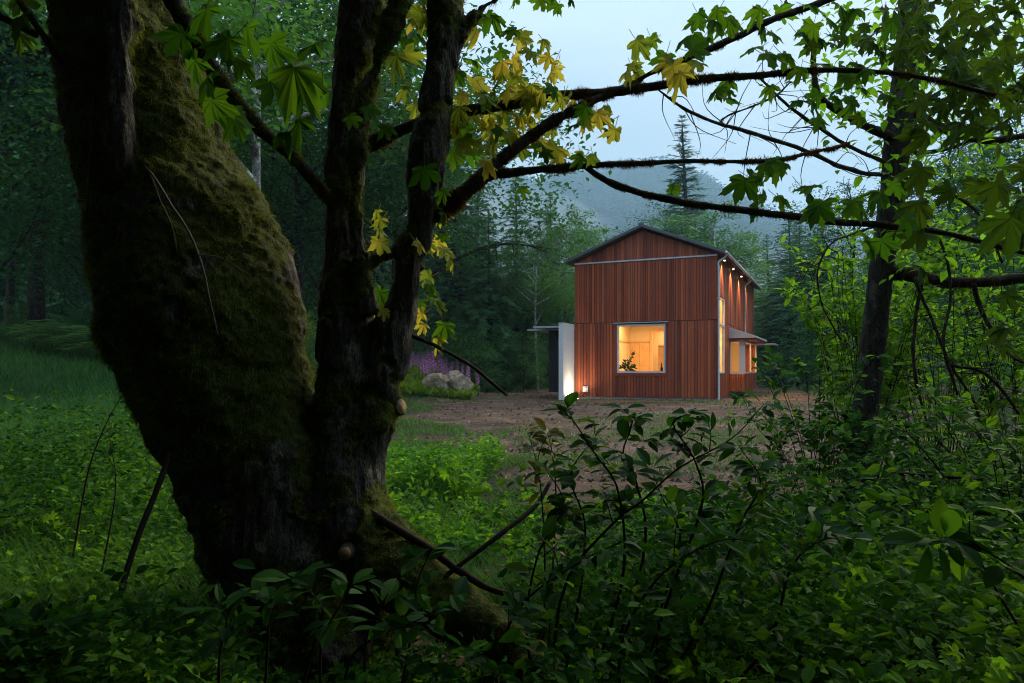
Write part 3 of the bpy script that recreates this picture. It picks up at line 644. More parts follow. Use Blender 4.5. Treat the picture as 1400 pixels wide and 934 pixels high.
def make_decid(seed, h=16, cr0=.3, Rr=.26, limbs=16, nleaf=14000, ls=.17, mat='alder', bark='darkbark', name='broadleaf_tree', tr=.014):
    global R
    R = np.random.default_rng(seed)
    root = empty(name, (0, -200, 0)); mb = MB(); cm = MB()
    w = np.array([(0, 0, -.3), (.015 * h * R.normal(), .015 * h * R.normal(), h * .35), (.02 * h * R.normal(), .02 * h * R.normal(), h * .7), (.01 * h * R.normal(), 0, h * .97)])
    tp_ = spline(w, 22); tube(mb, tp_, np.linspace(tr * h, .02, 22), 10, .15, 3)
    cents = []
    for k in range(limbs):
        f = cr0 + (1 - cr0) * (k + R.random()) / limbs * .97; b = tp_[min(21, int(f * 21))]
        a = R.random() * 6.283; g_ = (f - cr0) / (1 - cr0); L = h * Rr * (.35 + 1.1 * math.sin(math.pi * min(1, .25 + .75 * g_)) ** .8) * R.uniform(.7, 1.15) * (1 - .5 * g_)
        d = np.array([math.cos(a), math.sin(a), R.uniform(.25, .9)]); p1 = b + d * L * .5; p2 = b + d * L + np.array([0, 0, -.1 * L])
        pp = spline([b, p1 + .1 * L * R.normal(size=3), p2], 10); tube(mb, pp, np.linspace(.006 * h * (1 - .5 * g_), .012, 10), 5, cap=False)
        for q in range(6): cents.append((pp[3 + q] + R.normal(size=3) * L * .16, L * R.uniform(.16, .34)))
        for q in range(4):
            s0 = pp[4 + q]; s1 = s0 + (rdir(1)[0] + np.array([0, 0, .2])) * L * .45; tube(mb, np.array([s0, (s0 + s1) / 2 + .05 * L * R.normal(size=3), s1]), [.02, .014, .008], 4, cap=False); cents.append((s1, L * R.uniform(.14, .26)))
    cc = np.array([c for c, _ in cents]); rr = np.array([r for _, r in cents]); pr_ = rr ** 2; idx = R.choice(len(cc), nleaf, p=pr_ / pr_.sum())
    u = rdir(nleaf) * R.random((nleaf, 1)) ** .4; pos = cc[idx] + u * rr[idx][:, None] * np.array([1.15, 1.15, .62])
    a = R.random(nleaf) * 6.283; yd = np.stack([np.cos(a), np.sin(a), R.uniform(-.9, .1, nleaf)], -1)
    cl = R.normal(0, .14, len(cc))
    leaves(cm, LOW, pos, yd, np.array([0, 0, 1.0]) + .55 * rdir(nleaf), ls * R.uniform(.65, 1.35, nleaf), np.clip(.5 + cl[idx] + R.normal(0, .16, nleaf), 0, 1))
    mb.build('trunk', M[bark], root, True); cm.build('crown', M[mat], root); return root

PROTO = {
    'fir': (make_conifer(11, 24, .135, -.30, 'conifer', 70, 6, spr=14), 24, 'conifer'),
    'fir2': (make_conifer(12, 22, .16, -.45, 'conifer', 58, 6, bare=.2, spr=14), 22, 'conifer'),
    'cedar': (make_conifer(13, 18, .20, -.60, 'cedar', 54, 6, 'cedar', 13), 18, 'cedar'),
    'cedar2': (make_conifer(14, 16, .24, -.55, 'cedar', 46, 6, 'cedar', 14), 16, 'cedar'),
    'alder': (make_decid(15, 15, .35, .19, 20, 15000, .16, 'alder', 'palebark', 'alder_tree', .008), 15, 'tree'),
    'alder2': (make_decid(16, 15, .22, .24, 22, 17000, .17, 'alder', 'palebark', 'alder_tree', .008), 15, 'tree'),
    'wood': (make_decid(17, 16, .12, .30, 26, 22000, .18, 'decid_dark', 'darkbark', 'broadleaf_tree', .014), 16, 'tree'),
    'wood2': (make_decid(18, 16, .18, .27, 24, 20000, .17, 'decid_dark', 'darkbark', 'broadleaf_tree', .012), 16, 'tree'),
    'firbare': (make_conifer(20, 24, .15, -.45, 'conifer', 48, 6, start=.36, spr=14), 24, 'conifer'),
    'bush': (make_decid(19, 5, .03, .42, 22, 9000, .13, 'alder', 'darkbark', 'woodland_shrub', .01), 5, 'shrub'),
}
R = np.random.default_rng(99)
used = set()
def plant(kind, px, Y, top, label, group=None, squash=1.0):
    root, h0, cat = PROTO[kind]
    x = (px - HX) / F * Y; zg = float(gz(x, Y)) - .1; h = CZ + (HY - top) / F * Y - zg; s = h / h0
    rz = R.uniform(0, 6.28); sc = (s * squash, s * squash, s)
    if kind not in used:
        used.add(kind); o = root; o.location = (x, Y, zg); o.rotation_euler = (0, 0, rz); o.scale = sc
    else: o = dup(root, (x, Y, zg), rz, sc)
    tag(o, label, cat, group or 'trees around the clearing')
    return o
TREES = [
    ('wood', -70, 27, -260, 'dark broadleaf tree at the left frame edge behind the meadow'),
    ('firbare', 50, 30, -260, 'tall dark conifer rising from the ferns at the meadow edge'),
    ('wood2', 10, 38, -60, 'dark woodland tree behind the meadow, left of the tall conifer'),
    ('wood', 128, 36, 40, 'dark broadleaf tree just left of the mossy leaning trunk'),
    ('fir', -20, 48, -140, 'far conifer behind the dark trees of the meadow'),
    ('wood2', 190, 42, -120, 'woodland tree mostly hidden behind the leaning mossy trunk'),
    ('alder', 338, 25, -260, 'pale trunked alder seen in the gap beside the leaning trunk', None, 1.25),
    ('wood2', 405, 33, -160, 'broadleaf tree close to the left side of the middle stem'),
    ('fir', 372, 46, -90, 'conifer behind the pale alder in the gap of the maple'),
    ('alder2', 300, 40, 60, 'alder half hidden by the right edge of the leaning trunk'),
    ('alder2', 440, 41, 100, 'alder behind the middle maple stem'),
    ('wood', 545, 40, -150, 'tall broadleaf tree seen between the two maple stems'),
    ('fir2', 610, 52, 40, 'tall conifer just right of the right maple stem'),
    ('fir', 655, 74, 205, 'slim hazy fir topping the cedars left of the house'),
    ('cedar', 622, 42, 268, 'broad cedar behind the flowering mound'),
    ('cedar2', 668, 41, 285, 'dense green cedar right of the boulders, low and wide'),
    ('cedar', 705, 47, 238, 'tallest dark cedar left of the house'),
    ('cedar', 752, 54, 262, 'cedar behind the pale alders beside the wing wall'),
    ('alder', 736, 41, 272, 'slender pale trunked alder just left of the white wing wall', None, .9),
    ('alder2', 790, 50, 276, 'leafy alder rising over the left roof edge'),
    ('alder', 765, 46, 300, 'thin alder directly behind the entry canopy', None, .8),
    ('fir', 932, 88, 158, 'tall narrow fir standing against the sky above the roof', None, 1.35),
    ('alder2', 985, 60, 262, 'hazy broadleaf tree behind the right slope of the roof', None, 1.3),
    ('wood2', 905, 78, 285, 'misty tree just left of the tall fir above the roof', None, 1.2),
    ('alder', 1028, 62, 330, 'pale hazy tree by the far eave of the house', None, 1.3),
    ('fir2', 1078, 53, 288, 'dark hazy conifer right of the house', None, 1.5),
    ('cedar', 1118, 50, 310, 'cedar between the dark conifer and the right trunk', None, 1.15),
    ('fir', 1048, 72, 322, 'distant conifer just beyond the far house corner', None, 1.5),
    ('firbare', 1092, 50, 292, 'bare trunked conifer at the wood edge past the far house corner'),
    ('firbare', 1124, 47, 300, 'bare trunked conifer nearest the right mossy trunk at the wood edge'),
    ('wood', 1160, 44, 245, 'broadleaf tree behind the right mossy trunk'),
    ('fir2', 1235, 46, 170, 'conifer behind the right trunk with its top among the branches', None, 1.3),
    ('wood2', 1300, 34, 190, 'dark rounded tree to the right of the right trunk'),
    ('wood', 1390, 29, 150, 'dark bushy tree at the right frame edge'),
    ('fir', 1350, 44, 60, 'tall conifer behind the dark trees at right'),
    ('fir2', 1500, 30, 0, 'conifer cut off by the right frame edge'),
    ('bush', 590, 38, 450, 'low green shrub behind the flower mound'),
    ('bush', 640, 39, 440, 'rounded shrub behind the two boulders'),
    ('bush', 715, 40, 455, 'shrub at the foot of the slender alder'),
    ('bush', 1060, 52, 468, 'low shrub at the wood edge past the house corner'),
    ('bush', 1110, 46, 470, 'shrub under the cedar right of the house'),
    ('bush', 120, 31, 415, 'dark shrub between the ferns and the leaning trunk'),
    ('bush', 30, 30, 412, 'dark shrub at the back of the meadow far left'),
    ('bush', 395, 27, 425, 'shrub low in the gap beside the leaning trunk'),
    ('bush', 340, 29, 440, 'shrub at the foot of the pale trunked alder'),
]
for tr_ in TREES: plant(*tr_)
# the wood that closes the view behind them, one mass
mb = MB(); n = 430; x = R.uniform(-120, 130, n); y = R.uniform(62, 130, n)
pxs = HX + x / y * F; lim = np.interp(pxs, [-800, 200, 560, 640, 720, 760, 900, 1000, 1100, 1200, 2200], [-60, 60, 150, 260, 320, 345, 345, 350, 345, 280, 60])
hmax = CZ + (HY - lim) / F * y; h = hmax * R.uniform(.72, 1.0, n); h = np.clip(h, 5, 34)
simple_conifers(mb, x, y, gz(x, y) - .2, h, 13, 8)
tag(mb.build('far_wood', M['conifer']), 'dark mass of distant wood closing the clearing behind the nearer trees', 'wood', kind='stuff')
mb = MB(); n = 16000; x = R.uniform(-45, 60, n); y = R.uniform(48, 66, n); z = gz(x, y) + R.random(n) ** 1.3 * 4.5 * (.5 + .5 * sst(-.2, .3, fbm(P3(x, y, .2), 3)))
leaves(mb, LOW, np.stack([x, y, z], -1), rdir(n), np.array([0, 0, 1.0]) + .7 * rdir(n), R.uniform(.2, .5, n)); tag(mb.build('wood_undergrowth', M['decid_dark']), 'tangled green undergrowth along the foot of the wood', 'undergrowth', kind='stuff')

# ------------------------------------------------------------------ the big maple
mapl = empty('bigleaf_maple', at(430, 868, 4.0), 0, 'huge mossy many stemmed maple in the left foreground, one stem leaning', 'tree')
ML = np.array(mapl.location)
def pxpath(rows, n):
    A = np.array(rows, float); P = np.array([at(a, b, d) for a, b, w, d in A]); rr = A[:, 2] / 2 / F * A[:, 3]
    Q = spline(np.hstack([P, rr[:, None]]), n); return Q[:, :3], np.maximum(Q[:, 3], .002)
STEMS = [
    [(128, -330, 140, 4.5), (130, -150, 165, 4.35), (162, 0, 176, 4.25), (186, 120, 203, 4.15), (224, 250, 230, 4.1), (255, 350, 272, 4.05), (283, 440, 288, 4.0), (300, 510, 264, 4.0), (322, 570, 242, 4.0), (355, 640, 238, 4.0), (380, 720, 230, 4.0), (405, 800, 246, 4.0), (420, 900, 300, 4.0)],
    [(522, -330, 38, 4.3), (512, -150, 46, 4.2), (496, 0, 54, 4.15), (474, 150, 46, 4.1), (470, 300, 56, 4.05), (472, 400, 68, 4.0), (474, 464, 80, 3.97), (474, 560, 92, 3.95), (474, 640, 112, 3.93), (470, 720, 140, 3.92), (466, 800, 170, 3.92), (466, 900, 210, 3.95)],
    [(655, -330, 34, 4.3), (634, -120, 40, 4.2), (614, 0, 46, 4.12), (603, 75, 45, 4.08), (594, 150, 43, 4.04), (583, 225, 45, 4.0), (575, 300, 47, 3.98), (557, 375, 40, 3.96), (545, 425, 43, 3.95), (530, 464, 60, 3.94), (516, 545, 68, 3.93), (498, 600, 78, 3.92), (482, 660, 84, 3.92), (476, 760, 120, 3.95), (474, 880, 150, 3.95)],
    [(612, 90, 34, 4.08), (630, 50, 26, 4.1), (655, 18, 23, 4.14), (695, -15, 20, 4.2), (770, -80, 16, 4.4)],
    [(500, 430, 40, 3.9), (498, 390, 33, 3.88), (490, 327, 29, 3.86), (485, 250, 26, 3.84), (492, 176, 26, 3.82), (501, 126, 27, 3.82), (526, 60, 27, 3.84), (546, 0, 27, 3.86), (566, -90, 24, 3.9), (590, -220, 18, 4.0)],
    [(485, 372, 26, 3.95), (510, 356, 21, 3.94), (530, 348, 21, 3.95), (556, 325, 30, 3.97)],
    [(163, 262, 10, 3.68), (163, 215, 26, 3.63), (164, 120, 33, 3.68), (166, 0, 41, 3.78), (172, -120, 42, 3.85), (185, -330, 36, 3.95)],
    [(440, 690, 120, 3.93), (508, 745, 108, 3.80), (566, 795, 100, 3.66), (626, 838, 82, 3.52), (690, 878, 62, 3.38), (760, 930, 44, 3.2)],
    [(390, 790, 160, 3.95), (330, 850, 110, 3.75), (270, 905, 60, 3.6)],
    [(450, 790, 150, 3.9), (455, 860, 110, 3.65), (470, 920, 60, 3.4)],
]
mb = MB()
for st in STEMS:
    p, r = pxpath(st, 60); tube(mb, p - ML, r * (.89 if st is STEMS[0] else .93), 26)
tmp = bpy.data.objects.new('trunk_tmp', mb.mesh('trunk_tmp', M['bark'])); COL.objects.link(tmp)
md = tmp.modifiers.new('r', 'REMESH'); md.mode = 'VOXEL'; md.voxel_size = .0125
md2 = tmp.modifiers.new('s', 'SMOOTH'); md2.factor = .5; md2.iterations = 7
dg = bpy.context.evaluated_depsgraph_get(); me = bpy.data.meshes.new_from_object(tmp.evaluated_get(dg))
bpy.data.objects.remove(tmp)
nv = len(me.vertices); co = np.empty(nv * 3, np.float32); me.vertices.foreach_get('co', co); co = co.reshape(-1, 3).astype(float)
nr = np.empty(nv * 3, np.float32); me.vertex_normals.foreach_get('vector', nr); nr = nr.reshape(-1, 3).astype(float)
Wc = co + ML; spx = HX + Wc[:, 0] / Wc[:, 1] * F; spy = HY - (Wc[:, 2] - CZ) / Wc[:, 1] * F
lean = sst(60, -40, spx - np.interp(spy, [0, 250, 510, 640, 800], [300, 350, 435, 400, 360]))
mossb = .30 + .22 * sst(560, 700, spy) + .75 * sst(490, 520, spx) * sst(650, 690, spy) + .55 * lean * sst(700, 560, spy) + .35 * sst(500, 560, spx) * sst(690, 730, spy) + .35 * sst(40, 15, np.abs(spx - np.interp(spy, [0, 60, 126, 250, 330, 400], [546, 526, 501, 485, 490, 498]))) * sst(430, 380, spy)
stub = sst(26, 14, np.abs(spx - 165)) * sst(262, 235, spy) * sst(.1, -.1, Wc[:, 1] - 3.72)
mossb = mossb - .75 * stub
nz = fbm(Wc * 3.1, 4) + .5 * fbm(Wc * 11, 3)
moss = sst(.44, .60, mossb + .95 * nz)
# bark ridges running along the stems, and lumps of moss
q = Wc.copy(); q[:, 2] *= .16
ridge = 1 - np.abs(fbm(q * 16, 3)) * 2.6
disp = .017 * (1 - moss) * ridge + moss * (.004 + .055 * fbm(Wc * 6, 4) + .020 * fbm(Wc * 24, 2)) + .06 * fbm(Wc * 2.2, 3) - .02 * sst(.12, .3, np.abs(fbm(Wc * 1.4 + 8, 2))) * (1 - moss)
co2 = co + nr * disp[:, None]
me.vertices.foreach_set('co', co2.astype(np.float32).ravel())
a_ = me.attributes.new('moss', 'FLOAT', 'POINT'); a_.data.foreach_set('value', moss.astype(np.float32))
me.polygons.foreach_set('use_smooth', np.ones(len(me.polygons), bool)); me.update()
me.materials.clear(); me.materials.append(M['bark'])
tro = bpy.data.objects.new('trunk', me); COL.objects.link(tro); tro.parent = mapl
n = 190000; pk = R.choice(nv, n, p=moss / moss.sum()); nn = nr[pk]
jit = R.normal(0, .008, (n, 3)); mb = MB(); T1 = (np.array([(-.5, 0, 0), (.5, 0, 0), (0, 1, .15)]), [np.array([(0, 1, 2)])])
tuft = np.clip(.45 + .9 * fbm(Wc[pk] * 5, 3) + R.normal(0, .18, n), 0, 1)
yd = nn * .55 + .55 * rdir(n) + np.array([0, 0, -.55])
leaves(mb, T1, co2[pk] + jit - nn * .004, yd, rdir(n), R.uniform(.012, .034, n) * (.55 + 1.3 * sst(-.1, .35, fbm(Wc[pk] * 8 + 3, 3))), tuft, R.uniform(.002, .0045, n))
mb.build('moss', M['mossblade'], tro)
def cutdisc(px, py, Y, nrm, r):
    nrm = unit(np.array(nrm)); c = at(px, py, Y) - ML
    mb = MB(); tube(mb, [c - nrm * .10, c - nrm * .04, c - nrm * .004], [r * 1.35, r * 1.15, r * 1.08], 18, .2, 20); st_ = mb.build('cut_branch', M['darkbark'], mapl, True)
    mb = MB(); tube(mb, [c - nrm * .003, c], [r, r], 18, .1, 20); mb.build('sawn_end', M['cutwood'], st_, True)
cutdisc(471, 757, 3.50, (.1, -1, .1), .032); cutdisc(549, 556, 3.88, (.85, -.5, .1), .042)

def hairs(mb, p, r, n, ln, col=None, down=.7):
    """fringe of moss along a branch"""
    i = R.integers(0, len(p) - 1, n); f = R.random((n, 1)); c = p[i] * (1 - f) + p[i + 1] * f; rr = r[i]
    u = rdir(n); T = unit(p[i + 1] - p[i]); u = unit(u - T * np.sum(u * T, -1, keepdims=True))
    cl = .25 + .95 * sst(-.2, .3, fbm(c * 11, 3))
    leaves(mb, T1, c + u * rr[:, None] * .85, u + .9 * rdir(n) + np.array([0, 0, -down]), rdir(n), ln * R.uniform(.3, 1.0, n) * cl ** 1.5 * .95, None, R.uniform(.003, .006, n))
def branch(rows, root, n=40, seg=9, mossn=0, mossl=.03, mossmat='mossbrown', bark='branchbark', name='branch'):
    O = np.array(root.location); p, r = pxpath(rows, n); mb = MB(); p = p - O
    wob = .012 * np.stack([fbm(p * 4 + k * 7.7, 2) for k in range(3)], -1); p = p + wob
    tube(mb, p, r * (1 + .28 * fbm(p * 9 + 5, 3)), seg, .45, 26); b = mb.build(name, M[bark], root, True)
    if mossn:
        mb = MB(); hairs(mb, p, r, int(mossn * 2.2), mossl); mb.build('moss', M[mossmat], b)
    return b, p + O, r
BR = {}
BR['A'] = branch([(500, 200, 22, 4.25), (526, 187, 17, 4.25), (566, 172, 16, 4.25), (616, 156, 16, 4.28), (677, 146, 15, 4.3), (742, 133, 14, 4.35), (818, 128, 13, 4.4), (900, 117, 11, 4.5), (960, 108, 10, 4.55), (1036, 103, 9, 4.6), (1111, 96, 8, 4.65), (1187, 97, 7, 4.7), (1262, 106, 6, 4.75), (1400, 140, 4, 4.8)], mapl, 80, 9, 11000, .035)
BR['B'] = branch([(580, 298, 30, 4.0), (601, 287, 26, 4.0), (636, 262, 21, 4.05), (672, 231, 19, 4.12), (712, 196, 16, 4.2), (762, 163, 13, 4.28), (818, 136, 10, 4.38), (870, 112, 7, 4.5)], mapl, 50, 9, 9000, .042)
BR['C'] = branch([(655, 245, 18, 4.1), (672, 238, 16, 4.1), (702, 235, 12, 4.1), (752, 231, 9, 4.1), (808, 227, 8, 4.12), (910, 221, 6, 4.2), (986, 220, 5, 4.3), (1051, 220, 5, 4.4), (1101, 211, 4, 4.6), (1162, 196, 3.5, 5.0)], mapl, 60, 8, 6500, .03)
BR['D'] = branch([(800, 228, 7, 4.12), (828, 247, 8, 4.1), (860, 259, 9, 4.1), (910, 272, 9, 4.1), (986, 284, 9, 4.1), (1061, 292, 9, 4.1), (1137, 303, 9, 4.1), (1212, 308, 8, 4.1), (1288, 318, 7, 4.1), (1338, 330, 6, 4.1), (1420, 352, 5, 4.1)], mapl, 60, 8, 6000, .022)
BR['E'] = branch([(870, 112, 5, 4.6), (900, 96, 7, 4.6), (966, 68, 9, 4.7), (1011, 48, 9, 4.75), (1061, 25, 9, 4.8), (1112, 8, 9, 4.85), (1180, -20, 9, 4.9)], mapl, 40, 8, 3000, .025)
BR['F'] = branch([(210, -60, 24, 3.5), (237, 0, 23, 3.5), (267, 50, 22, 3.5), (302, 111, 20, 3.52), (352, 171, 18, 3.6), (403, 216, 17, 3.75), (453, 277, 16, 3.95)], mapl, 50, 10, 12000, .026, 'mossblade')
BR['G'] = branch([(10, -30, 8, 3.7), (25, 0, 8, 3.7), (60, 50, 9, 3.75), (116, 131, 10, 3.85)], mapl, 24, 8, 600, .02)
BR['H'] = branch([(-40, 8, 8, 3.7), (0, 22, 9, 3.72), (50, 48, 9, 3.75)], mapl, 20, 8, 500, .02)
BR['I'] = branch([(556, 455, 8, 3.95), (585, 468, 6, 4.0), (620, 485, 5.5, 4.1), (650, 505, 5, 4.2), (693, 541, 4, 4.3)], mapl, 30, 6, 0)
for rows in ([(192, 219, 4, 3.66), (215, 248, 3.5, 3.58), (237, 282, 3.5, 3.54), (258, 315, 3.5, 3.52), (272, 352, 3.5, 3.50), (286, 405, 3, 3.49), (297, 458, 2.5, 3.5)], [(205, 238, 2.5, 3.62), (222, 278, 2.5, 3.56), (237, 312, 2.2, 3.53), (242, 350, 2, 3.52), (244, 388, 1.6, 3.52)], [(272, 349, 2, 3.5), (305, 354, 1.8, 3.5), (340, 375, 1.4, 3.52)], [(127, 130, 2.5, 3.7), (124, 210, 2.5, 3.66), (118, 285, 2, 3.66), (113, 315, 1.5, 3.68)]):
    branch(rows, mapl, 30, 5, 0, bark='stickvine' if False else 'branchbark', name='aerial_root')
for c in mapl.children:
    if c.name.startswith('aerial_root'): c.data.materials[0] = M['vine']

def mleaf(mb, px, py, Y, size, n=1, rx=0, ry=0, dep=.25, face=.6, mi=0, pet=None):
    """big palmate leaves hanging round a spot"""
    c = np.array([at(px + R.normal(0, .5) * rx, py + R.normal(0, .5) * ry, Y + R.normal(0, dep)) for _ in range(n)])
    a = R.random(n) * 6.283; yd = np.stack([np.cos(a), .4 * np.sin(a) - .1, R.uniform(-1.3, -.1, n)], -1)
    nn = np.array([0, -.85, .55]) * face + .5 * rdir(n) + np.array([0, 0, .2])
    yd = unit(yd); sz = size * 1.02 * R.uniform(.72, 1.2, n)
    for q, tm in enumerate(MAPLES): leaves(mb, tm, c[q::5], yd[q::5], nn[q::5], sz[q::5]) if n > 1 else (leaves(mb, MAPLES[R.integers(5)], c, yd, nn, sz) if q == 0 else None)
    up = c - yd * sz[:, None] * .7 + np.array([0, 0, 1]) * sz[:, None] * .2
    for k in range(n): tube(mb, spline([c[k], c[k] - yd[k] * sz[k] * .4 + np.array([0, 0, .08 * sz[k]]), up[k]], 5), .0018, 4, cap=False, rnd=.9)
yl, gl_, dk_ = MB(), MB(), MB()
for (px, py, n, rx, ry, Y, s) in [(573, 48, 9, 22, 45, 4.3, .13), (655, 78, 10, 55, 70, 4.35, .13), (690, 95, 4, 25, 20, 4.4, .12), (738, 100, 8, 40, 35, 4.4, .11), (641, 143, 9, 35, 35, 4.3, .12), (707, 155, 6, 35, 25, 4.3, .12), (672, 193, 11, 45, 35, 4.25, .12), (792, 158, 6, 35, 22, 4.4, .12), (828, 174, 2, 15, 8, 4.4, .12), (740, 206, 6, 40, 20, 4.3, .12), (803, 216, 3, 20, 6, 4.2, .07), (606, 292, 3, 12, 14, 4.1, .09), (590, 345, 4, 18, 45, 4.2, .10), (594, 425, 4, 20, 35, 4.2, .10), (517, 312, 3, 8, 20, 4.3, .1), (521, 412, 3, 8, 20, 4.3, .1), (882, 60, 2, 12, 8, 4.5, .12), (876, 98, 3, 16, 16, 4.5, .13), (925, 92, 4, 30, 20, 4.5, .12), (560, 130, 3, 12, 30, 4.3, .1)]:
    for k in range(int(n * 1.8)):
        mleaf(yl if R.random() < .64 else gl_, px, py, Y, s * .86, 1, rx * 1.3, ry * 1.3)
for (px, py, Y, s) in [(398, 92, 2.9, .17), (292, 142, 3.0, .12), (282, 108, 3.0, .11), (250, 50, 3.1, .11), (308, 58, 3.0, .12), (412, 168, 3.0, .15), (410, 132, 3.1, .13), (366, 118, 3.0, .11), (345, 40, 3.1, .14), (430, 60, 3.0, .12), (375, 60, 3.05, .13), (325, 85, 3.1, .11), (440, 120, 3.1, .11), (265, 85, 3.1, .10), (395, 185, 3.1, .11), (285, 15, 3.1, .13), (320, 160, 3.2, .10), (475, 168, 3.5, .09), (500, 150, 3.6, .08), (525, 178, 3.6, .09), (583, 235, 3.6, .14), (604, 258, 3.7, .08)]:
    mleaf(gl_, px, py, Y, s * 1.06, 1, 6, 6, .08, 1.1)
for (px, py, n, rx, ry, Y, s) in [(950, 58, 5, 35, 22, 4.6, .12), (1026, 22, 8, 55, 28, 4.7, .12), (1091, 65, 9, 40, 45, 4.7, .13), (996, 118, 4, 24, 12, 4.6, .11), (1016, 252, 2, 12, 8, 4.1, .14), (1062, 228, 3, 18, 10, 4.1, .14), (1097, 250, 2, 14, 12, 4.1, .13), (1052, 274, 3, 18, 12, 4.1, .12), (1122, 278, 2, 10, 14, 4.1, .13), (922, 258, 3, 12, 6, 4.1, .05), (1207, 322, 2, 16, 8, 4.0, .13), (1172, 272, 2, 12, 12, 4.0, .14), (1222, 270, 3, 22, 12, 4.0, .14), (1243, 300, 2, 14, 10, 4.0, .14), (1150, 45, 12, 60, 55, 4.8, .13), (740, 2, 6, 35, 6, 4.5, .08), (940, 30, 2, 15, 10, 4.7, .1), (1170, 130, 6, 70, 30, 4.7, .12)]:
    mleaf(gl_, px, py, Y, s, n, rx * 1.2, ry * 1.2)
for (px, py, n, rx, ry, Y, s) in [(1230, 40, 80, 130, 70, 5.6, .10), (1350, 50, 110, 110, 90, 5.4, .11), (1340, 150, 56, 110, 60, 5.0, .10), (1280, 250, 12, 90, 60, 4.6, .14), (1390, 270, 14, 50, 70, 4.2, .15), (1300, 100, 30, 140, 60, 5.4, .15), (1385, 480, 6, 20, 90, 3.6, .085), (20, 15, 5, 50, 25, 4.2, .12)]:
    mleaf(dk_, px, py, Y, s, n, rx, ry, .5)
for b_, m_ in ((yl, 'maple_yellow_lit'), (gl_, 'maple_green'), (dk_, 'maple_dark')):
    b_.v = [v - ML for v in b_.v]; b_.build('foliage', M[m_], mapl)

# unseen leaf mass above and behind the viewer, added to shade the foreground
mb = MB(); n = 84000
x = R.uniform(-24, 24, n); y = np.where(x < -3, R.uniform(-22, 8, n), R.uniform(-22, 5, n)); z = 5.2 + R.uniform(0, 4, n) + np.maximum(0, y + 1) * .35 + .12 * np.maximum(0, -y)
k = (fbm(np.stack([x, y, z], -1) * .35, 3) > -.34) & ((x < 1.5) | (y < 1.5))
leaves(mb, LOW, np.stack([x, y, z], -1)[k], rdir(k.sum()), np.array([0, 0, 1.0]) + .6 * rdir(k.sum()), R.uniform(.4, .75, k.sum()))
n = 90000; a = R.uniform(rad(130), rad(356), n); rr = R.uniform(15, 22, n); x = rr * np.cos(a); y = rr * np.sin(a) - 1; z = R.uniform(0, 11, n)
k = (fbm(np.stack([x, y, z], -1) * .3, 3) > -.2) & (y < .75 * np.abs(x) - 2)
leaves(mb, LOW, np.stack([x, y, z], -1)[k], rdir(k.sum()), rdir(k.sum()), R.uniform(.35, .65, k.sum()))
tag(mb.build('shade_canopy', M['maple_dark']), 'unseen leaf canopy added over and around the viewpoint to shade the foreground', 'canopy', kind='stuff')

# ------------------------------------------------------------------ right-hand tree
rt = empty('mossy_tree', at(1172, 706, 7.3), 0, 'slim dark trunked tree at right with a thick limb reaching right', 'tree')
RL = np.array(rt.location)
p, r = pxpath([(1170, 740, 74, 7.25), (1172, 695, 48, 7.3), (1175, 639, 39, 7.3), (1182, 573, 34, 7.3), (1192, 484, 32, 7.35), (1205, 370, 31, 7.4), (1212, 320, 31, 7.4), (1221, 252, 32, 7.45), (1230, 166, 35, 7.5), (1238, 80, 28, 7.55), (1245, -60, 24, 7.6), (1250, -260, 18, 7.7)], 90)
mb = MB(); tube(mb, p - RL, r, 22, .18, 9); tr2 = mb.build('trunk', M['darkbark'], rt, True)
mb = MB(); hairs(mb, p - RL, r, 14000, .03, down=.5); mb.build('moss', M['mossbrown'], tr2)
RB = []
RB.append(branch([(1212, 372, 22, 7.4), (1262, 379, 17, 7.2), (1313, 387, 15, 7.0), (1400, 380, 13, 6.8), (1480, 365, 11, 6.6)], rt, 40, 9, 4000, .035))
RB.append(branch([(1228, 190, 16, 7.45), (1212, 184, 14, 7.4), (1182, 171, 11, 7.3), (1147, 151, 10, 7.2), (1120, 131, 9, 7.1), (1112, 90, 7, 7.1), (1114, 40, 5, 7.1)], rt, 36, 8, 1500, .03))
RB.append(branch([(1235, 150, 14, 7.5), (1290, 175, 11, 7.3), (1345, 192, 9, 7.1), (1400, 185, 8, 7.0), (1450, 170, 6, 7.0)], rt, 30, 8, 1200, .03))
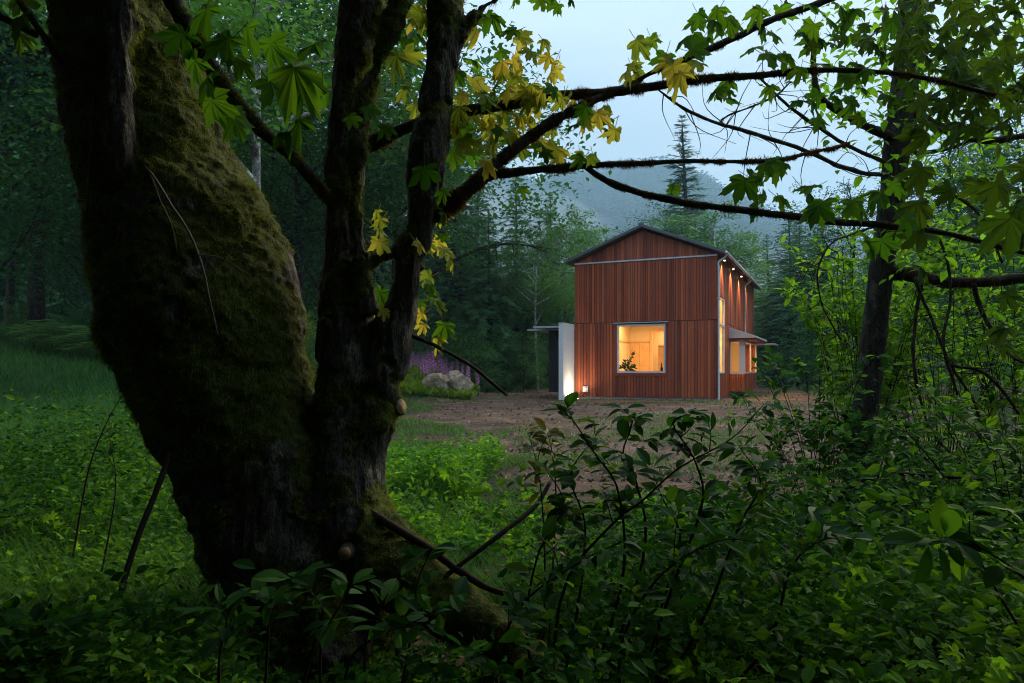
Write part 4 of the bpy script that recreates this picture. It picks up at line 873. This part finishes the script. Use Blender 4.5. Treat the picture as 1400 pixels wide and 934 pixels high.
for rows in ([(1215, 240, 6, 7.3), (1182, 237, 6, 7.0), (1142, 224, 6, 6.7), (1102, 206, 6, 6.4), (1026, 181, 5, 6.0), (981, 169, 4.5, 5.8), (935, 148, 4, 5.6), (900, 123, 2.5, 5.5)],
             [(1222, 226, 6, 7.4), (1162, 201, 5, 7.0), (1122, 176, 5, 6.8), (1076, 143, 4, 6.6), (1041, 108, 2.5, 6.5)],
             [(1026, 181, 3, 6.0), (986, 166, 2.6, 6.1), (1026, 146, 2.5, 6.2), (1061, 131, 2.5, 6.3), (1081, 111, 2, 6.4)],
             [(1225, 300, 4, 7.4), (1165, 320, 3, 6.9), (1135, 335, 2.5, 6.7), (1118, 372, 2.4, 6.6), (1125, 420, 2, 6.6), (1150, 465, 2.5, 6.6)],
             [(1235, 280, 5, 7.3), (1285, 330, 4, 7.0), (1300, 400, 3.5, 6.9), (1290, 470, 4, 6.8), (1310, 540, 3, 6.8)],
             [(1228, 210, 7, 7.5), (1290, 205, 5, 7.3), (1350, 180, 4, 7.1), (1400, 150, 3, 7.0)],
             [(1225, 240, 6, 7.5), (1290, 260, 5, 7.3), (1345, 300, 4, 7.1), (1370, 360, 3, 7.0)],
             [(1250, 380, 5, 7.1), (1275, 440, 4, 7.0), (1300, 500, 4, 6.9), (1330, 545, 3.5, 6.8), (1350, 600, 3, 6.8), (1400, 650, 3, 6.8)],
             [(1300, 500, 5, 6.9), (1345, 510, 5, 6.8), (1390, 560, 4, 6.7), (1420, 620, 3, 6.7)],
             [(1262, 379, 5, 7.2), (1250, 450, 4, 7.1), (1252, 520, 4, 7.0), (1275, 590, 3, 7.0), (1310, 630, 4, 7.0)],
             [(1330, 388, 7, 6.9), (1345, 430, 6, 6.9), (1375, 480, 5, 6.8), (1410, 500, 4, 6.7)]):
    RB.append(branch(rows, rt, 36, 6, 420, .022))
mb = MB()                                               # fine dead twigs
for b_, p, r in RB[3:]:
    for k in range(16):
        i = R.integers(4, len(p) - 1); d = unit(rdir(1)[0] * np.array([1, .5, 1]) + np.array([-.3, 0, -.1])); L = R.uniform(.15, .6)
        q = spline([p[i], p[i] + d * L * .5 + .04 * R.normal(size=3), p[i] + d * L + .08 * R.normal(size=3)], 8); tube(mb, q - RL, np.linspace(.005, .0015, 8), 4, cap=False)
mb.build('twigs', M['branchbark'], rt)
mb = MB()
def ovs(mb, px, py, Y, n, rx, ry, dep, ls, T=OV):
    c = np.stack([px + rx * R.normal(0, .5, n), py + ry * R.normal(0, .5, n)], -1); Yv = Y + R.normal(0, dep, n)
    pos = np.stack([(c[:, 0] - HX) / F * Yv, Yv, CZ + (HY - c[:, 1]) / F * Yv], -1)
    a = R.random(n) * 6.283; yd = np.stack([np.cos(a), np.sin(a), R.uniform(-.9, .1, n)], -1)
    leaves(mb, T, pos, yd, np.array([0, -.3, 1.0]) + .5 * rdir(n), ls * R.uniform(.6, 1.3, n))
for (px, py, n, rx, ry, Y, dep) in [(1190, 60, 240, 90, 90, 8.0, .6), (1150, 130, 90, 60, 60, 7.8, .5), (1280, 90, 300, 110, 110, 7.6, .7), (1370, 110, 200, 80, 110, 7.4, .7), (1260, 190, 160, 90, 60, 7.8, .6), (1290, 250, 120, 110, 70, 7.4, .6), (1370, 250, 90, 60, 80, 7.2, .6), (1260, 330, 110, 60, 60, 7.3, .5)]:
    ovs(mb, px, py, Y, n, rx, ry, dep, .13)
mb.v = [v - RL for v in mb.v]; mb.build('foliage', M['bright_leaf'], rt)

# ------------------------------------------------------------------ shrubs
def shrub(name, label, base, stems, leaf, T, mat, cat='shrub', group=None, per=16, srad=.006, along=.35, curl=.5, bark='stick', up=.35, twigs=3):
    """stems are world-space polylines; leaves sit alternately along their outer part"""
    root = empty(name, base, 0, label, cat, group); O = np.array(base); sm, lm = MB(), MB()
    for st in stems:
        p = spline(st, 22); tube(sm, p - O, np.linspace(srad, .0018, 22), 6, cap=False)
        t_ = np.concatenate([R.uniform(along, 1, per), np.full(4, 1.0)]); n = len(t_); i = np.minimum((t_ * 20.9).astype(int), 20); f = (t_ * 20.9 - i)[:, None]
        c = p[i] * (1 - f) + p[i + 1] * f; Tn = unit(p[i + 1] - p[i])
        yd = Tn * R.uniform(.1, .9, (n, 1)) + 1.0 * unit(rdir(n) * np.array([1, 1, .5])) + np.array([0, 0, -.2])
        nn = np.array([0, -.25, 1.0]) * up * 3 + curl * rdir(n)
        sz = leaf * R.uniform(.55, 1.2, n); yd = unit(yd)
        leaves(lm, T, c - O + yd * leaf * .12, yd, nn, sz)
        # short side twigs with their own leaves
        for k in range(twigs):
            j = R.integers(7, 17); d = unit(rdir(1)[0] + .6 * unit(p[j + 1] - p[j]) + np.array([0, 0, .25])); L = leaf * R.uniform(.8, 2.2)
            q = spline([p[j], p[j] + d * L * .5 + .02 * R.normal(size=3), p[j] + d * L], 7); tube(sm, q - O, np.linspace(.003, .0012, 7), 4, cap=False)
            n2 = 7; ii = R.integers(2, 7, n2); yd = unit(d * R.uniform(.2, .9, (n2, 1)) + unit(rdir(n2) * np.array([1, 1, .5])) + np.array([0, 0, -.15]))
            leaves(lm, T, q[ii] - O + yd * leaf * .1, yd, nn[:n2], leaf * R.uniform(.5, 1.1, n2))
    sm.build('stems', M[bark], root, True); lm.build('foliage', M[mat], root); return root
def pl(rows): return np.array([at(*q) for q in rows])
B0 = at(800, 1000, 3.0)
shrub('glossy_shrub', 'tall glossy leaved shrub in the centre foreground before the house', B0, [
    pl([(752, 980, 3.05), (770, 806, 3.1), (838, 716, 3.1), (878, 685, 3.1), (928, 640, 3.1), (1000, 600, 3.1), (1045, 552, 3.1)]),
    pl([(790, 980, 3.1), (850, 800, 3.1), (846, 675, 3.15), (813, 620, 3.15), (786, 578, 3.15), (774, 560, 3.15)]),
    pl([(810, 980, 3.1), (880, 760, 3.2), (870, 660, 3.2), (852, 622, 3.2), (862, 588, 3.2), (867, 568, 3.2)]),
    pl([(860, 980, 3.1), (920, 800, 3.1), (960, 690, 3.1), (950, 630, 3.1), (920, 580, 3.1), (940, 566, 3.1)]),
    pl([(880, 980, 3.0), (960, 850, 3.0), (1010, 720, 3.0), (1040, 660, 3.0), (1010, 610, 3.05)]),
    pl([(760, 980, 3.2), (790, 830, 3.2), (800, 720, 3.25), (780, 650, 3.25), (812, 600, 3.25)]),
    pl([(740, 980, 3.2), (720, 860, 3.2), (735, 760, 3.2), (770, 690, 3.2), (745, 640, 3.25)]),
    pl([(900, 980, 3.3), (900, 850, 3.3), (930, 740, 3.3), (905, 680, 3.3), (890, 640, 3.3)]),
    pl([(960, 980, 2.9), (1050, 880, 2.9), (1080, 780, 2.9), (1120, 740, 2.9), (1170, 735, 2.9)]),
    pl([(850, 980, 2.8), (850, 880, 2.8), (900, 790, 2.8), (980, 740, 2.8), (1040, 742, 2.8)]),
    pl([(700, 980, 2.9), (690, 880, 2.9), (720, 820, 2.9), (790, 770, 2.9), (850, 740, 2.9)]),
], .105, BLADE, 'laurel', per=22, srad=.008)
shrub('yellowing_shrub', 'thin shrub with yellowing leaves left of the glossy shrub', at(745, 985, 3.3), [
    pl([(740, 985, 3.3), (745, 800, 3.4), (742, 700, 3.5), (735, 640, 3.5), (722, 590, 3.5)]), pl([(745, 985, 3.3), (755, 790, 3.45), (760, 680, 3.5), (755, 620, 3.5), (748, 590, 3.5)])], .085, BLADE, 'laurel_yellow', per=20, along=.6)
shrub('glossy_shrub', 'large glossy leaved plant at the foot of the mossy maple trunk', at(420, 985, 2.6), [
    pl([(360, 985, 2.5), (365, 900, 2.5), (368, 850, 2.5), (370, 815, 2.5)]), pl([(400, 985, 2.5), (430, 880, 2.5), (440, 830, 2.5), (400, 790, 2.5)]),
    pl([(500, 985, 2.5), (500, 880, 2.5), (520, 830, 2.5), (545, 790, 2.5)]), pl([(470, 985, 2.45), (480, 900, 2.45), (540, 860, 2.45), (590, 862, 2.45)]),
    pl([(540, 985, 2.6), (560, 880, 2.6), (570, 800, 2.6), (590, 750, 2.6)]), pl([(440, 985, 2.5), (440, 880, 2.5), (470, 820, 2.5), (480, 800, 2.5)]), pl([(300, 985, 2.4), (300, 900, 2.4), (310, 850, 2.4), (300, 830, 2.4)])],   .112, BLADE, 'laurel', per=6, along=.6, twigs=1)
shrub('leafy_shrub', 'broad pale leaved sprig at the right frame edge low down', at(1340, 985, 2.7), [
    pl([(1420, 900, 2.7), (1370, 820, 2.7), (1330, 745, 2.7), (1325, 705, 2.7)]), pl([(1440, 850, 2.6), (1400, 790, 2.6), (1330, 745, 2.6), (1270, 740, 2.6)]), pl([(1450, 800, 2.6), (1420, 740, 2.6), (1390, 700, 2.6)])], .14, BLADE, 'weed', per=8, along=.5, twigs=1)
def rstems(px, py, Y, n, h, sp, lean=(0, 0)):
    b = at(px, py, Y); x, y = b[0], b[1]; b = np.array([x, y, float(gz(x, y))]); S = []
    for k in range(n):
        a = R.random() * 6.283; rr = sp * math.sqrt(R.random()); hh = h * R.uniform(.55, 1.1); d = np.array([math.cos(a) * rr + lean[0], math.sin(a) * rr + lean[1], 0])
        S.append(np.array([b + d * .15, b + d * .45 + np.array([0, 0, hh * .45]), b + d * .8 + np.array([0, 0, hh * .85]) + .05 * R.normal(size=3), b + d * 1.15 + np.array([0, 0, hh])]))
    return b, S
SH = [('leafy_shrub', 'leafy shrub against the left side of the right trunk', 1120, 700, 7.1, 26, 1.5, .75, .11, 'weed', 16),
      ('leafy_shrub', 'dark leafy shrub in front of the right trunk base', 1255, 725, 6.3, 22, .85, .7, .10, 'weed', 16),
      ('leafy_shrub', 'tall bright green shrub behind the right trunk on its left', 1180, 660, 8.6, 52, 3.1, .9, .125, 'bright_leaf', 30),
      ('leafy_shrub', 'bright green shrub right of the right trunk', 1290, 660, 8.8, 40, 3.3, 1.4, .125, 'bright_leaf', 30),
      ('leafy_shrub', 'bright leafy shrub cut by the right frame edge', 1400, 660, 8.2, 34, 3.0, 1.2, .125, 'bright_leaf', 30),
      ('leafy_shrub', 'dark low shrub right of the fallen bent stick', 1300, 720, 5.4, 26, 1.1, 1.1, .10, 'weed', 16),
      ('leafy_shrub', 'dark shrub low at the right frame edge behind the pale sprig', 1410, 740, 4.6, 24, 1.2, .9, .10, 'weed', 16),
      ('leafy_shrub', 'low leafy shrub between the glossy shrub and the right trunk', 1050, 720, 5.6, 20, .8, .7, .09, 'weed', 16)]
for nm, lab, px, py, Y, n, h, sp, ls, mt, per in SH:
    b, S = rstems(px, py, Y, n, h, sp); shrub(nm, lab, b, S, ls, OV, mt, per=per, srad=.005, along=.10)

# loose sticks
def stick(rows, label, name='dead_stick', mat='stick', seg=7, rough=.3):
    p, r = pxpath(rows, 30); mb = MB(); O = p[-1].copy(); tube(mb, p - O, r, seg, rough, 25); o = mb.build(name, M[mat], None, True); o.location = tuple(O); return tag(o, label, 'stick')
stick([(232, 618, 8, 3.55), (218, 660, 8, 3.45), (188, 735, 8, 3.3), (165, 810, 8, 3.2), (142, 905, 7, 3.1)], 'dark stick leaning against the left side of the mossy trunk')
stick([(505, 700, 12, 3.72), (550, 728, 12, 3.66), (590, 752, 11, 3.60), (630, 782, 11, 3.53), (672, 806, 9, 3.46), (722, 818, 6, 3.36)], 'fallen mossy branch lying along the right root')
stick([(752, 660, 6, 3.9), (732, 692, 7, 3.8), (690, 726, 7, 3.66), (640, 764, 7, 3.56), (604, 792, 7, 3.52)], 'dark forked stick rising from the right root toward the glossy shrub')
stick([(1122, 705, 9, 5.0), (1145, 680, 8, 5.0), (1172, 660, 7, 5.0), (1217, 648, 6, 5.0), (1273, 651, 5, 5.0), (1340, 655, 5, 5.0), (1430, 662, 4, 5.0)], 'bent bare stick arching right in front of the right trunk')
shrub('sapling', 'thin arching sapling at left, the taller one beside the leaning dark stick', at(100, 760, 4.6), [pl([(100, 760, 4.6), (122, 640, 4.7), (150, 570, 4.7), (176, 528, 4.7)])], .07, OV, 'weed', 'sapling', per=14, along=.55, twigs=1, srad=.007)
shrub('sapling', 'shorter thin upright sapling nearest the leaning dark stick', at(138, 790, 4.3), [pl([(138, 790, 4.3), (158, 670, 4.4), (150, 600, 4.4)])], .065, OV, 'weed', 'sapling', per=12, along=.5, twigs=1, srad=.006)

# ------------------------------------------------------------------ boulders, flowers, ferns
def rock(name, label, px, py, Y, sx, sy, sz, seed):
    n, m_ = 56, 34; u, v = np.meshgrid(np.linspace(0, 2 * np.pi, n, endpoint=False), np.linspace(0, np.pi, m_)); d = np.stack([np.sin(v) * np.cos(u), np.sin(v) * np.sin(u), np.cos(v)], -1).reshape(-1, 3)
    rr = np.random.default_rng(seed); pn = unit(rr.normal(size=(13, 3))); pd = rr.uniform(.45, .92, 13); s = np.min(np.where(d @ pn.T > .05, pd / np.maximum(d @ pn.T, .05), 9), 1); s = np.minimum(s, 1.05)
    V = d * s[:, None] * (1 + .16 * fbm(d * 3.5 + seed, 4))[:, None] * np.array([sx, sy, sz]); i = (np.arange(m_ - 1)[:, None] * n + np.arange(n)[None]); j = (np.arange(m_ - 1)[:, None] * n + (np.arange(n)[None] + 1) % n)
    mb = MB(); mb.add(V, [np.stack([i, i + n, j + n, j], -1).reshape(-1, 4)]); o = mb.build(name, M['rock']); p = at(px, py, Y); o.location = tuple(p); return tag(o, label, 'boulder')
rock('boulder', 'large tan boulder, the right one at the foot of the flower mound', 627, 529, 31.0, .92, .75, 1.0, 3)
rock('boulder', 'smaller pale boulder tucked left of the large tan one', 597, 532, 30.8, .68, .55, .66, 5)
rock('boulder', 'low grey boulder, leftmost and half in the weeds', 588, 538, 30.9, .36, .35, .26, 8)
def make_fox():
    mb = MB(); tube(mb, spline([(0, 0, 0), (.02, 0, .5), (.04, 0, 1.0)], 8), np.linspace(.014, .006, 8), 5); 
    n = 26; z = np.linspace(.5, 1.02, n); a = np.arange(n) * 2.4; c = np.stack([.03 + .02 * np.cos(a), .02 * np.sin(a), z], -1)
    leaves(mb, LOW, c, np.stack([np.cos(a), np.sin(a), np.full(n, -.5)], -1), (0, 0, 1), np.linspace(.085, .04, n), None, np.linspace(.12, .06, n), 1)
    n = 14; a = np.arange(n) * 2.4; leaves(mb, LOW, np.stack([0 * a, 0 * a, np.linspace(.05, .4, n)], -1), np.stack([np.cos(a), np.sin(a), np.full(n, .4)], -1), (0, 0, 1), .16, None, None, 2)
    return mb.mesh('foxglove', [M['stick'], M['flower'], M['weed_bright']])
fm = make_fox(); nfx = 0
while nfx < 64:
    px = R.uniform(548, 632) if nfx < 56 else R.uniform(630, 656); Y = R.uniform(31.2, 35)
    if nfx < 56 and R.random() > sst(640, 590, px) + .35: continue
    x = (px - HX) / F * Y; o = bpy.data.objects.new('foxglove', fm); COL.objects.link(o); o.location = (x, Y, float(gz(x, Y)) - .05); s = R.uniform(.85, 1.5); o.scale = (s, s, s); o.rotation_euler = (R.normal(0, .1), R.normal(0, .1), R.uniform(0, 6.28))
    tag(o, 'purple flower spike among the foxgloves on the grassy mound by the boulders', 'flower', 'foxgloves on the grassy mound'); nfx += 1
mb = MB(); n = 11000; a = R.random(n) * 6.283; r_ = np.sqrt(R.random(n)); x = -5.2 + 3.4 * r_ * np.cos(a); y = 33.0 + 2.7 * r_ * np.sin(a)
q = np.arange(n) < 1300; x = np.where(q, R.uniform(-4.9, -1.6, n), x); y = np.where(q, 30.3 + .25 * R.normal(size=n) - .15 * (x + 3), y)
leaves(mb, NAR, np.stack([x, y, gz(x, y) + R.random(n) * .25], -1), unit(rdir(n) * np.array([1, 1, .3]) + np.array([0, 0, .8])), rdir(n), R.uniform(.12, .34, n)); tag(mb.build('mound_weeds', M['mound_weed']), 'weeds and grass covering the flower mound by the boulders', 'weeds', kind='stuff')
def fern(px, Y, s, label):
    x = (px - HX) / F * Y; root = empty('fern_clump', (x, Y, float(gz(x, Y))), 0, label, 'fern', 'bracken ferns at the meadow edge'); mb = MB()
    for k in range(70):
        b = np.array([R.uniform(-1, 1) * s, R.uniform(-.5, .5) * s, R.uniform(.5, 1.15)]); a = R.random() * 6.283; d = np.array([math.cos(a), math.sin(a), .15]); n = 9; t_ = np.linspace(0, 1, n)[:, None]
        p = b + d * t_ * .75 + np.array([0, 0, -.3]) * t_ ** 2; sd = np.cross(d, (0, 0, 1))
        for sg in (1, -1): leaves(mb, NAR, p, sd * sg + d * .5, (0, 0, 1), .30 * (1 - t_[:, 0] * .8), None, None)
    mb.build('fronds', M['fern'], root)
fern(95, 25, 1.3, 'pale green bracken ferns in the middle of the meadow edge'); fern(132, 24.5, 1.1, 'bracken ferns closest to the leaning mossy trunk'); fern(58, 25.5, .8, 'small bracken clump at the left end of the ferns')

# ------------------------------------------------------------------ ground cover (uncountable)
def scatter(n, px0, px1, Y0, Y1, e=1.0):
    Y = Y0 * (Y1 / Y0) ** (R.random(n) ** e); px = R.uniform(px0, px1, n); x = (px - HX) / F * Y; return x, Y
def weeds(mb, x, y, h, ls, per, T=OV, z0=None):
    n = len(x); h = np.broadcast_to(h, (n,)); X = np.repeat(x, per); Yy = np.repeat(y, per); hh = np.repeat(h, per) * R.uniform(.15, 1.0, n * per)
    a = R.random(n * per) * 6.283; rr = R.uniform(.0, .06, n * per) + .22 * np.repeat(h, per) * R.random(n * per)
    px = X + rr * np.cos(a); py = Yy + rr * np.sin(a); z = gz(px, py) + hh
    yd = np.stack([np.cos(a), np.sin(a), R.uniform(-.6, .8, n * per)], -1)
    cl = np.repeat(np.clip(.45 + .8 * fbm(P3(x, y, .9), 3), 0, 1), per)
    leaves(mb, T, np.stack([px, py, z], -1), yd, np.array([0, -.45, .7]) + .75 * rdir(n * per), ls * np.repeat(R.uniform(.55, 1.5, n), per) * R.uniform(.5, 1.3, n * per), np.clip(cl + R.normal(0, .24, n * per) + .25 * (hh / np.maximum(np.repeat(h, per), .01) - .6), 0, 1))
def nodirt(x, y, thr=.35): return dirtmask(x, y) < thr
ROOT = np.array([at(*q)[:2] for q in ((470, 690, 3.9), (560, 750, 3.7), (640, 820, 3.5), (700, 865, 3.35))])
def clear_root(x, y):
    """height factor: low over and in front of the big root and the trunk foot"""
    d = np.min(np.hypot(x[:, None] - ROOT[None, :, 0], (y[:, None] - ROOT[None, :, 1])), 1); front = sst(.9, .5, np.abs(x + .55)) * sst(3.9, 3.6, y) * sst(1.9, 2.4, y)
    view = sst(4.2, 5.6, y) * sst(-.09, -.03, x / y) * sst(.52, .42, x / y)      # trodden strip beside the clearing: plants stay low
    return np.clip(np.minimum(sst(.25, .75, d), 1 - .75 * front) * (1 - .72 * view), .10, 1)
def fl(x, y, k, o): return fbm(P3(x, y, k) + o, 3)
mb = MB()
x, y = scatter(5200, -250, 1650, 1.7, 12); k = nodirt(x, y) & ~((x < -3) & (y > 11)) & (fl(x, y, 1.1, 2) > .06); x, y = x[k], y[k]
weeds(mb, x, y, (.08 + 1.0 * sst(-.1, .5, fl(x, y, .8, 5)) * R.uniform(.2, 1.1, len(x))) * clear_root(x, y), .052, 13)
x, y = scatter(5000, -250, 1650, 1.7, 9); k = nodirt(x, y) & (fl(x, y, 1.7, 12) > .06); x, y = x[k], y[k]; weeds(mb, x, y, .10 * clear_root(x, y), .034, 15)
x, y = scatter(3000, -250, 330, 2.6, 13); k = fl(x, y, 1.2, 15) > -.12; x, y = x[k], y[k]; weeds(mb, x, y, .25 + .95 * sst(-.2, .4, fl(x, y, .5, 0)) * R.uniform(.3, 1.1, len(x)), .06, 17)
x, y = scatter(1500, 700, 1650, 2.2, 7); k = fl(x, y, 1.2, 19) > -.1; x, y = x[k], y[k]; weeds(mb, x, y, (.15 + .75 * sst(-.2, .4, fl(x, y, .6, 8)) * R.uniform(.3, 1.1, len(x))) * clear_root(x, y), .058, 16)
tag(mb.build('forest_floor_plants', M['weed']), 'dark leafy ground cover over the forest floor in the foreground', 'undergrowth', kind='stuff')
mb = MB(); x, y = scatter(2600, -250, 1650, 1.8, 9); k = nodirt(x, y) & (fl(x, y, .9, 40) > .02); x, y = x[k], y[k]
weeds(mb, x, y, (.12 + .5 * R.random(len(x)) ** 2) * clear_root(x, y), .05, 9, MAPLES[0])
tag(mb.build('lobed_herbs', M['bright_leaf']), 'paler lobed leaves of low herbs among the dark ground cover', 'herbs', kind='stuff')
mb = MB(); x, y = scatter(3200, -250, 1650, 1.8, 9); k = nodirt(x, y) & (fl(x, y, .7, 61) > -.08); x, y = x[k], y[k]; n = len(x); pb = 22
X, Yy = np.repeat(x, pb) + R.normal(0, .035, n * pb), np.repeat(y, pb) + R.normal(0, .035, n * pb); a = R.random(n * pb) * 6.283; hb = R.uniform(.2, .6, n * pb) * np.repeat(clear_root(x, y), pb)
leaves(mb, BLADEG, np.stack([X, Yy, gz(X, Yy) - .01], -1), np.stack([.45 * np.cos(a), .45 * np.sin(a), np.ones(n * pb)], -1), np.stack([np.cos(a), np.sin(a), 0 * a], -1), hb, None, R.uniform(.005, .010, n * pb))
tag(mb.build('grass_tufts', M['grass']), 'tufts of long thin grass in the dark undergrowth', 'grass', kind='stuff')
mb = MB(); x, y = scatter(5000, -250, 1650, 1.8, 9); k = nodirt(x, y); x, y = x[k], y[k]; n = len(x); a = R.random(n) * 6.283
leaves(mb, BLADE, np.stack([x, y, gz(x, y) + .012], -1), np.stack([np.cos(a), np.sin(a), R.normal(0, .2, n)], -1), np.array([0, 0, 1.0]) + .4 * rdir(n), R.uniform(.04, .10, n))
M['litter'] = leafmat('dead_leaves', [(.05, .03, .015), (.11, .065, .03), (.18, .12, .06)], .05, (1, 1, 1), .9, .05)
tag(mb.build('leaf_litter', M['litter']), 'brown dead leaves lying between the ground plants', 'leaf litter', kind='stuff')
mb = MB(); x, y = scatter(4200, 480, 760, 5.2, 11.5); k = (dirtmask(x, y) < .4) & (x < -.02 * y + .55 * fl(x, y, .9, 77) + .35 * fl(x, y, 2.7, 5) - .1) & (fl(x, y, 1.3, 21) > -.22); x, y = x[k], y[k]; weeds(mb, x, y, .15 + .6 * sst(-.25, .35, fbm(P3(x, y, .8), 3)) * R.uniform(.3, 1.1, len(x)), .066, 16)
x, y = scatter(1300, 860, 1180, 5.5, 9.5); k = nodirt(x, y); x, y = x[k], y[k]; weeds(mb, x, y, .14, .06, 11)
tag(mb.build('bright_weeds', M['weed_bright']), 'bright green weeds in the light behind the right root', 'weeds', kind='stuff')
mb = MB(); x, y = scatter(60000, -400, 330, 9, 33); k = x < -1.8; x, y = x[k], y[k]; n = len(x)
a = R.random(n) * 6.283; leaves(mb, BLADEG, np.stack([x, y, gz(x, y) - .02], -1), np.stack([.3 * np.cos(a), .3 * np.sin(a), np.ones(n)], -1), np.stack([np.cos(a), np.sin(a), 0 * a], -1), R.uniform(.25, .65, n) * (.5 + .6 * sst(-.3, .3, fbm(P3(x, y, .3), 3))), np.clip(.45 + .9 * fbm(P3(x, y, .35) + 4, 3) + R.normal(0, .15, n), 0, 1), .008 + .0009 * y)
tag(mb.build('meadow_grass', M['meadow']), 'tall dark green meadow grass sloping up on the left', 'grass', kind='stuff')
mb = MB(); x, y = scatter(60000, 380, 1350, 9.5, 50); k = (R.random(len(x)) < grassy(x, y) * .8 + (dirtmask(x, y) < .3) * 1.0 + .015) & (x > -7); x, y = x[k], y[k]
loc = np.stack([x - HO[0], y - HO[1]], -1); lx = ca * loc[:, 0] + sa * loc[:, 1]; ly = -sa * loc[:, 0] + ca * loc[:, 1]; k = ~((lx > -HW - .3) & (lx < .1) & (ly > -.1) & (ly < HL)); x, y = x[k], y[k]; n = len(x)
a = R.random(n) * 6.283; leaves(mb, BLADEG, np.stack([x, y, gz(x, y) - .01], -1), np.stack([.5 * np.cos(a), .5 * np.sin(a), np.ones(n)], -1), np.stack([np.cos(a), np.sin(a), 0 * a], -1), R.uniform(.05, .18, n), None, .007 + .0009 * y)
tag(mb.build('clearing_grass', M['grass']), 'thin patches of short grass in the dirt of the clearing', 'grass', kind='stuff')
mb = MB(); x, y = scatter(9000, 480, 1250, 9.5, 40); k = dirtmask(x, y) > .4; x, y = x[k], y[k]; n = len(x)
CL = (np.array([(-.5, -.4, 0), (.5, -.3, 0), (.1, .5, 0), (-.1, .05, .55), (.25, .1, .4)]), [np.array([(0, 1, 4), (0, 4, 3), (1, 2, 4), (2, 3, 4), (2, 0, 3)])])
a = R.random(n) * 6.283; leaves(mb, CL, np.stack([x, y, gz(x, y)], -1), np.stack([np.cos(a), np.sin(a), 0 * a], -1), (0, 0, 1), np.clip(R.exponential(.032, n), 0, .09) + .012)
M['clod'] = leafmat('soil_clods', [(.05, .035, .026), (.12, .085, .06), (.24, .20, .16)], 0.0, (1, 1, 1), .95, .1)
tag(mb.build('soil_clods', M['clod']), 'loose clods and stones strewn over the bare soil', 'soil', kind='stuff')

# ------------------------------------------------------------------ haze
m, t, o = newmat('evening_haze'); v = t.nodes.new('ShaderNodeVolumePrincipled'); v.inputs['Color'].default_value = (.52, .80, 1.0, 1); v.inputs['Density'].default_value = .00037; v.inputs['Anisotropy'].default_value = .1
t.links.new(v.outputs[0], o.inputs['Volume'])
mb = MB(); mb.box((-2600, -90, -12), (2600, 2700, 620)); tag(mb.build('haze', m), 'thin blue evening haze filling the valley', 'haze', kind='stuff')

m, t, o = newmat('mist'); v = t.nodes.new('ShaderNodeVolumePrincipled'); v.inputs['Color'].default_value = (.85, .93, .98, 1); v.inputs['Density'].default_value = .0016
t.links.new(v.outputs[0], o.inputs['Volume'])
def mistbank(name, c, r, label):
    n, m_ = 28, 14; u, w = np.meshgrid(np.linspace(0, 2 * np.pi, n, endpoint=False), np.linspace(.02, np.pi - .02, m_)); d = np.stack([np.sin(w) * np.cos(u), np.sin(w) * np.sin(u), np.cos(w)], -1).reshape(-1, 3)
    V = d * (1 + .35 * fbm(d * 2.2 + c[0], 3))[:, None] * np.array(r); i = np.arange(m_ - 1)[:, None] * n + np.arange(n)[None]; j = np.arange(m_ - 1)[:, None] * n + (np.arange(n)[None] + 1) % n
    mb = MB(); mb.add(V, [np.stack([i, i + n, j + n, j], -1).reshape(-1, 4), np.arange(n)[::-1], np.arange(n) + n * (m_ - 1)]); o = mb.build(name, m, None, True); o.location = c; tag(o, label, 'mist', kind='stuff')
mistbank('mist', (150, 560, 60), (190, 150, 34), 'pale mist lying low on the hill behind the far end of the roof')
mistbank('mist', (-30, 620, 110), (110, 160, 40), 'pale mist between the cedars and the hill')
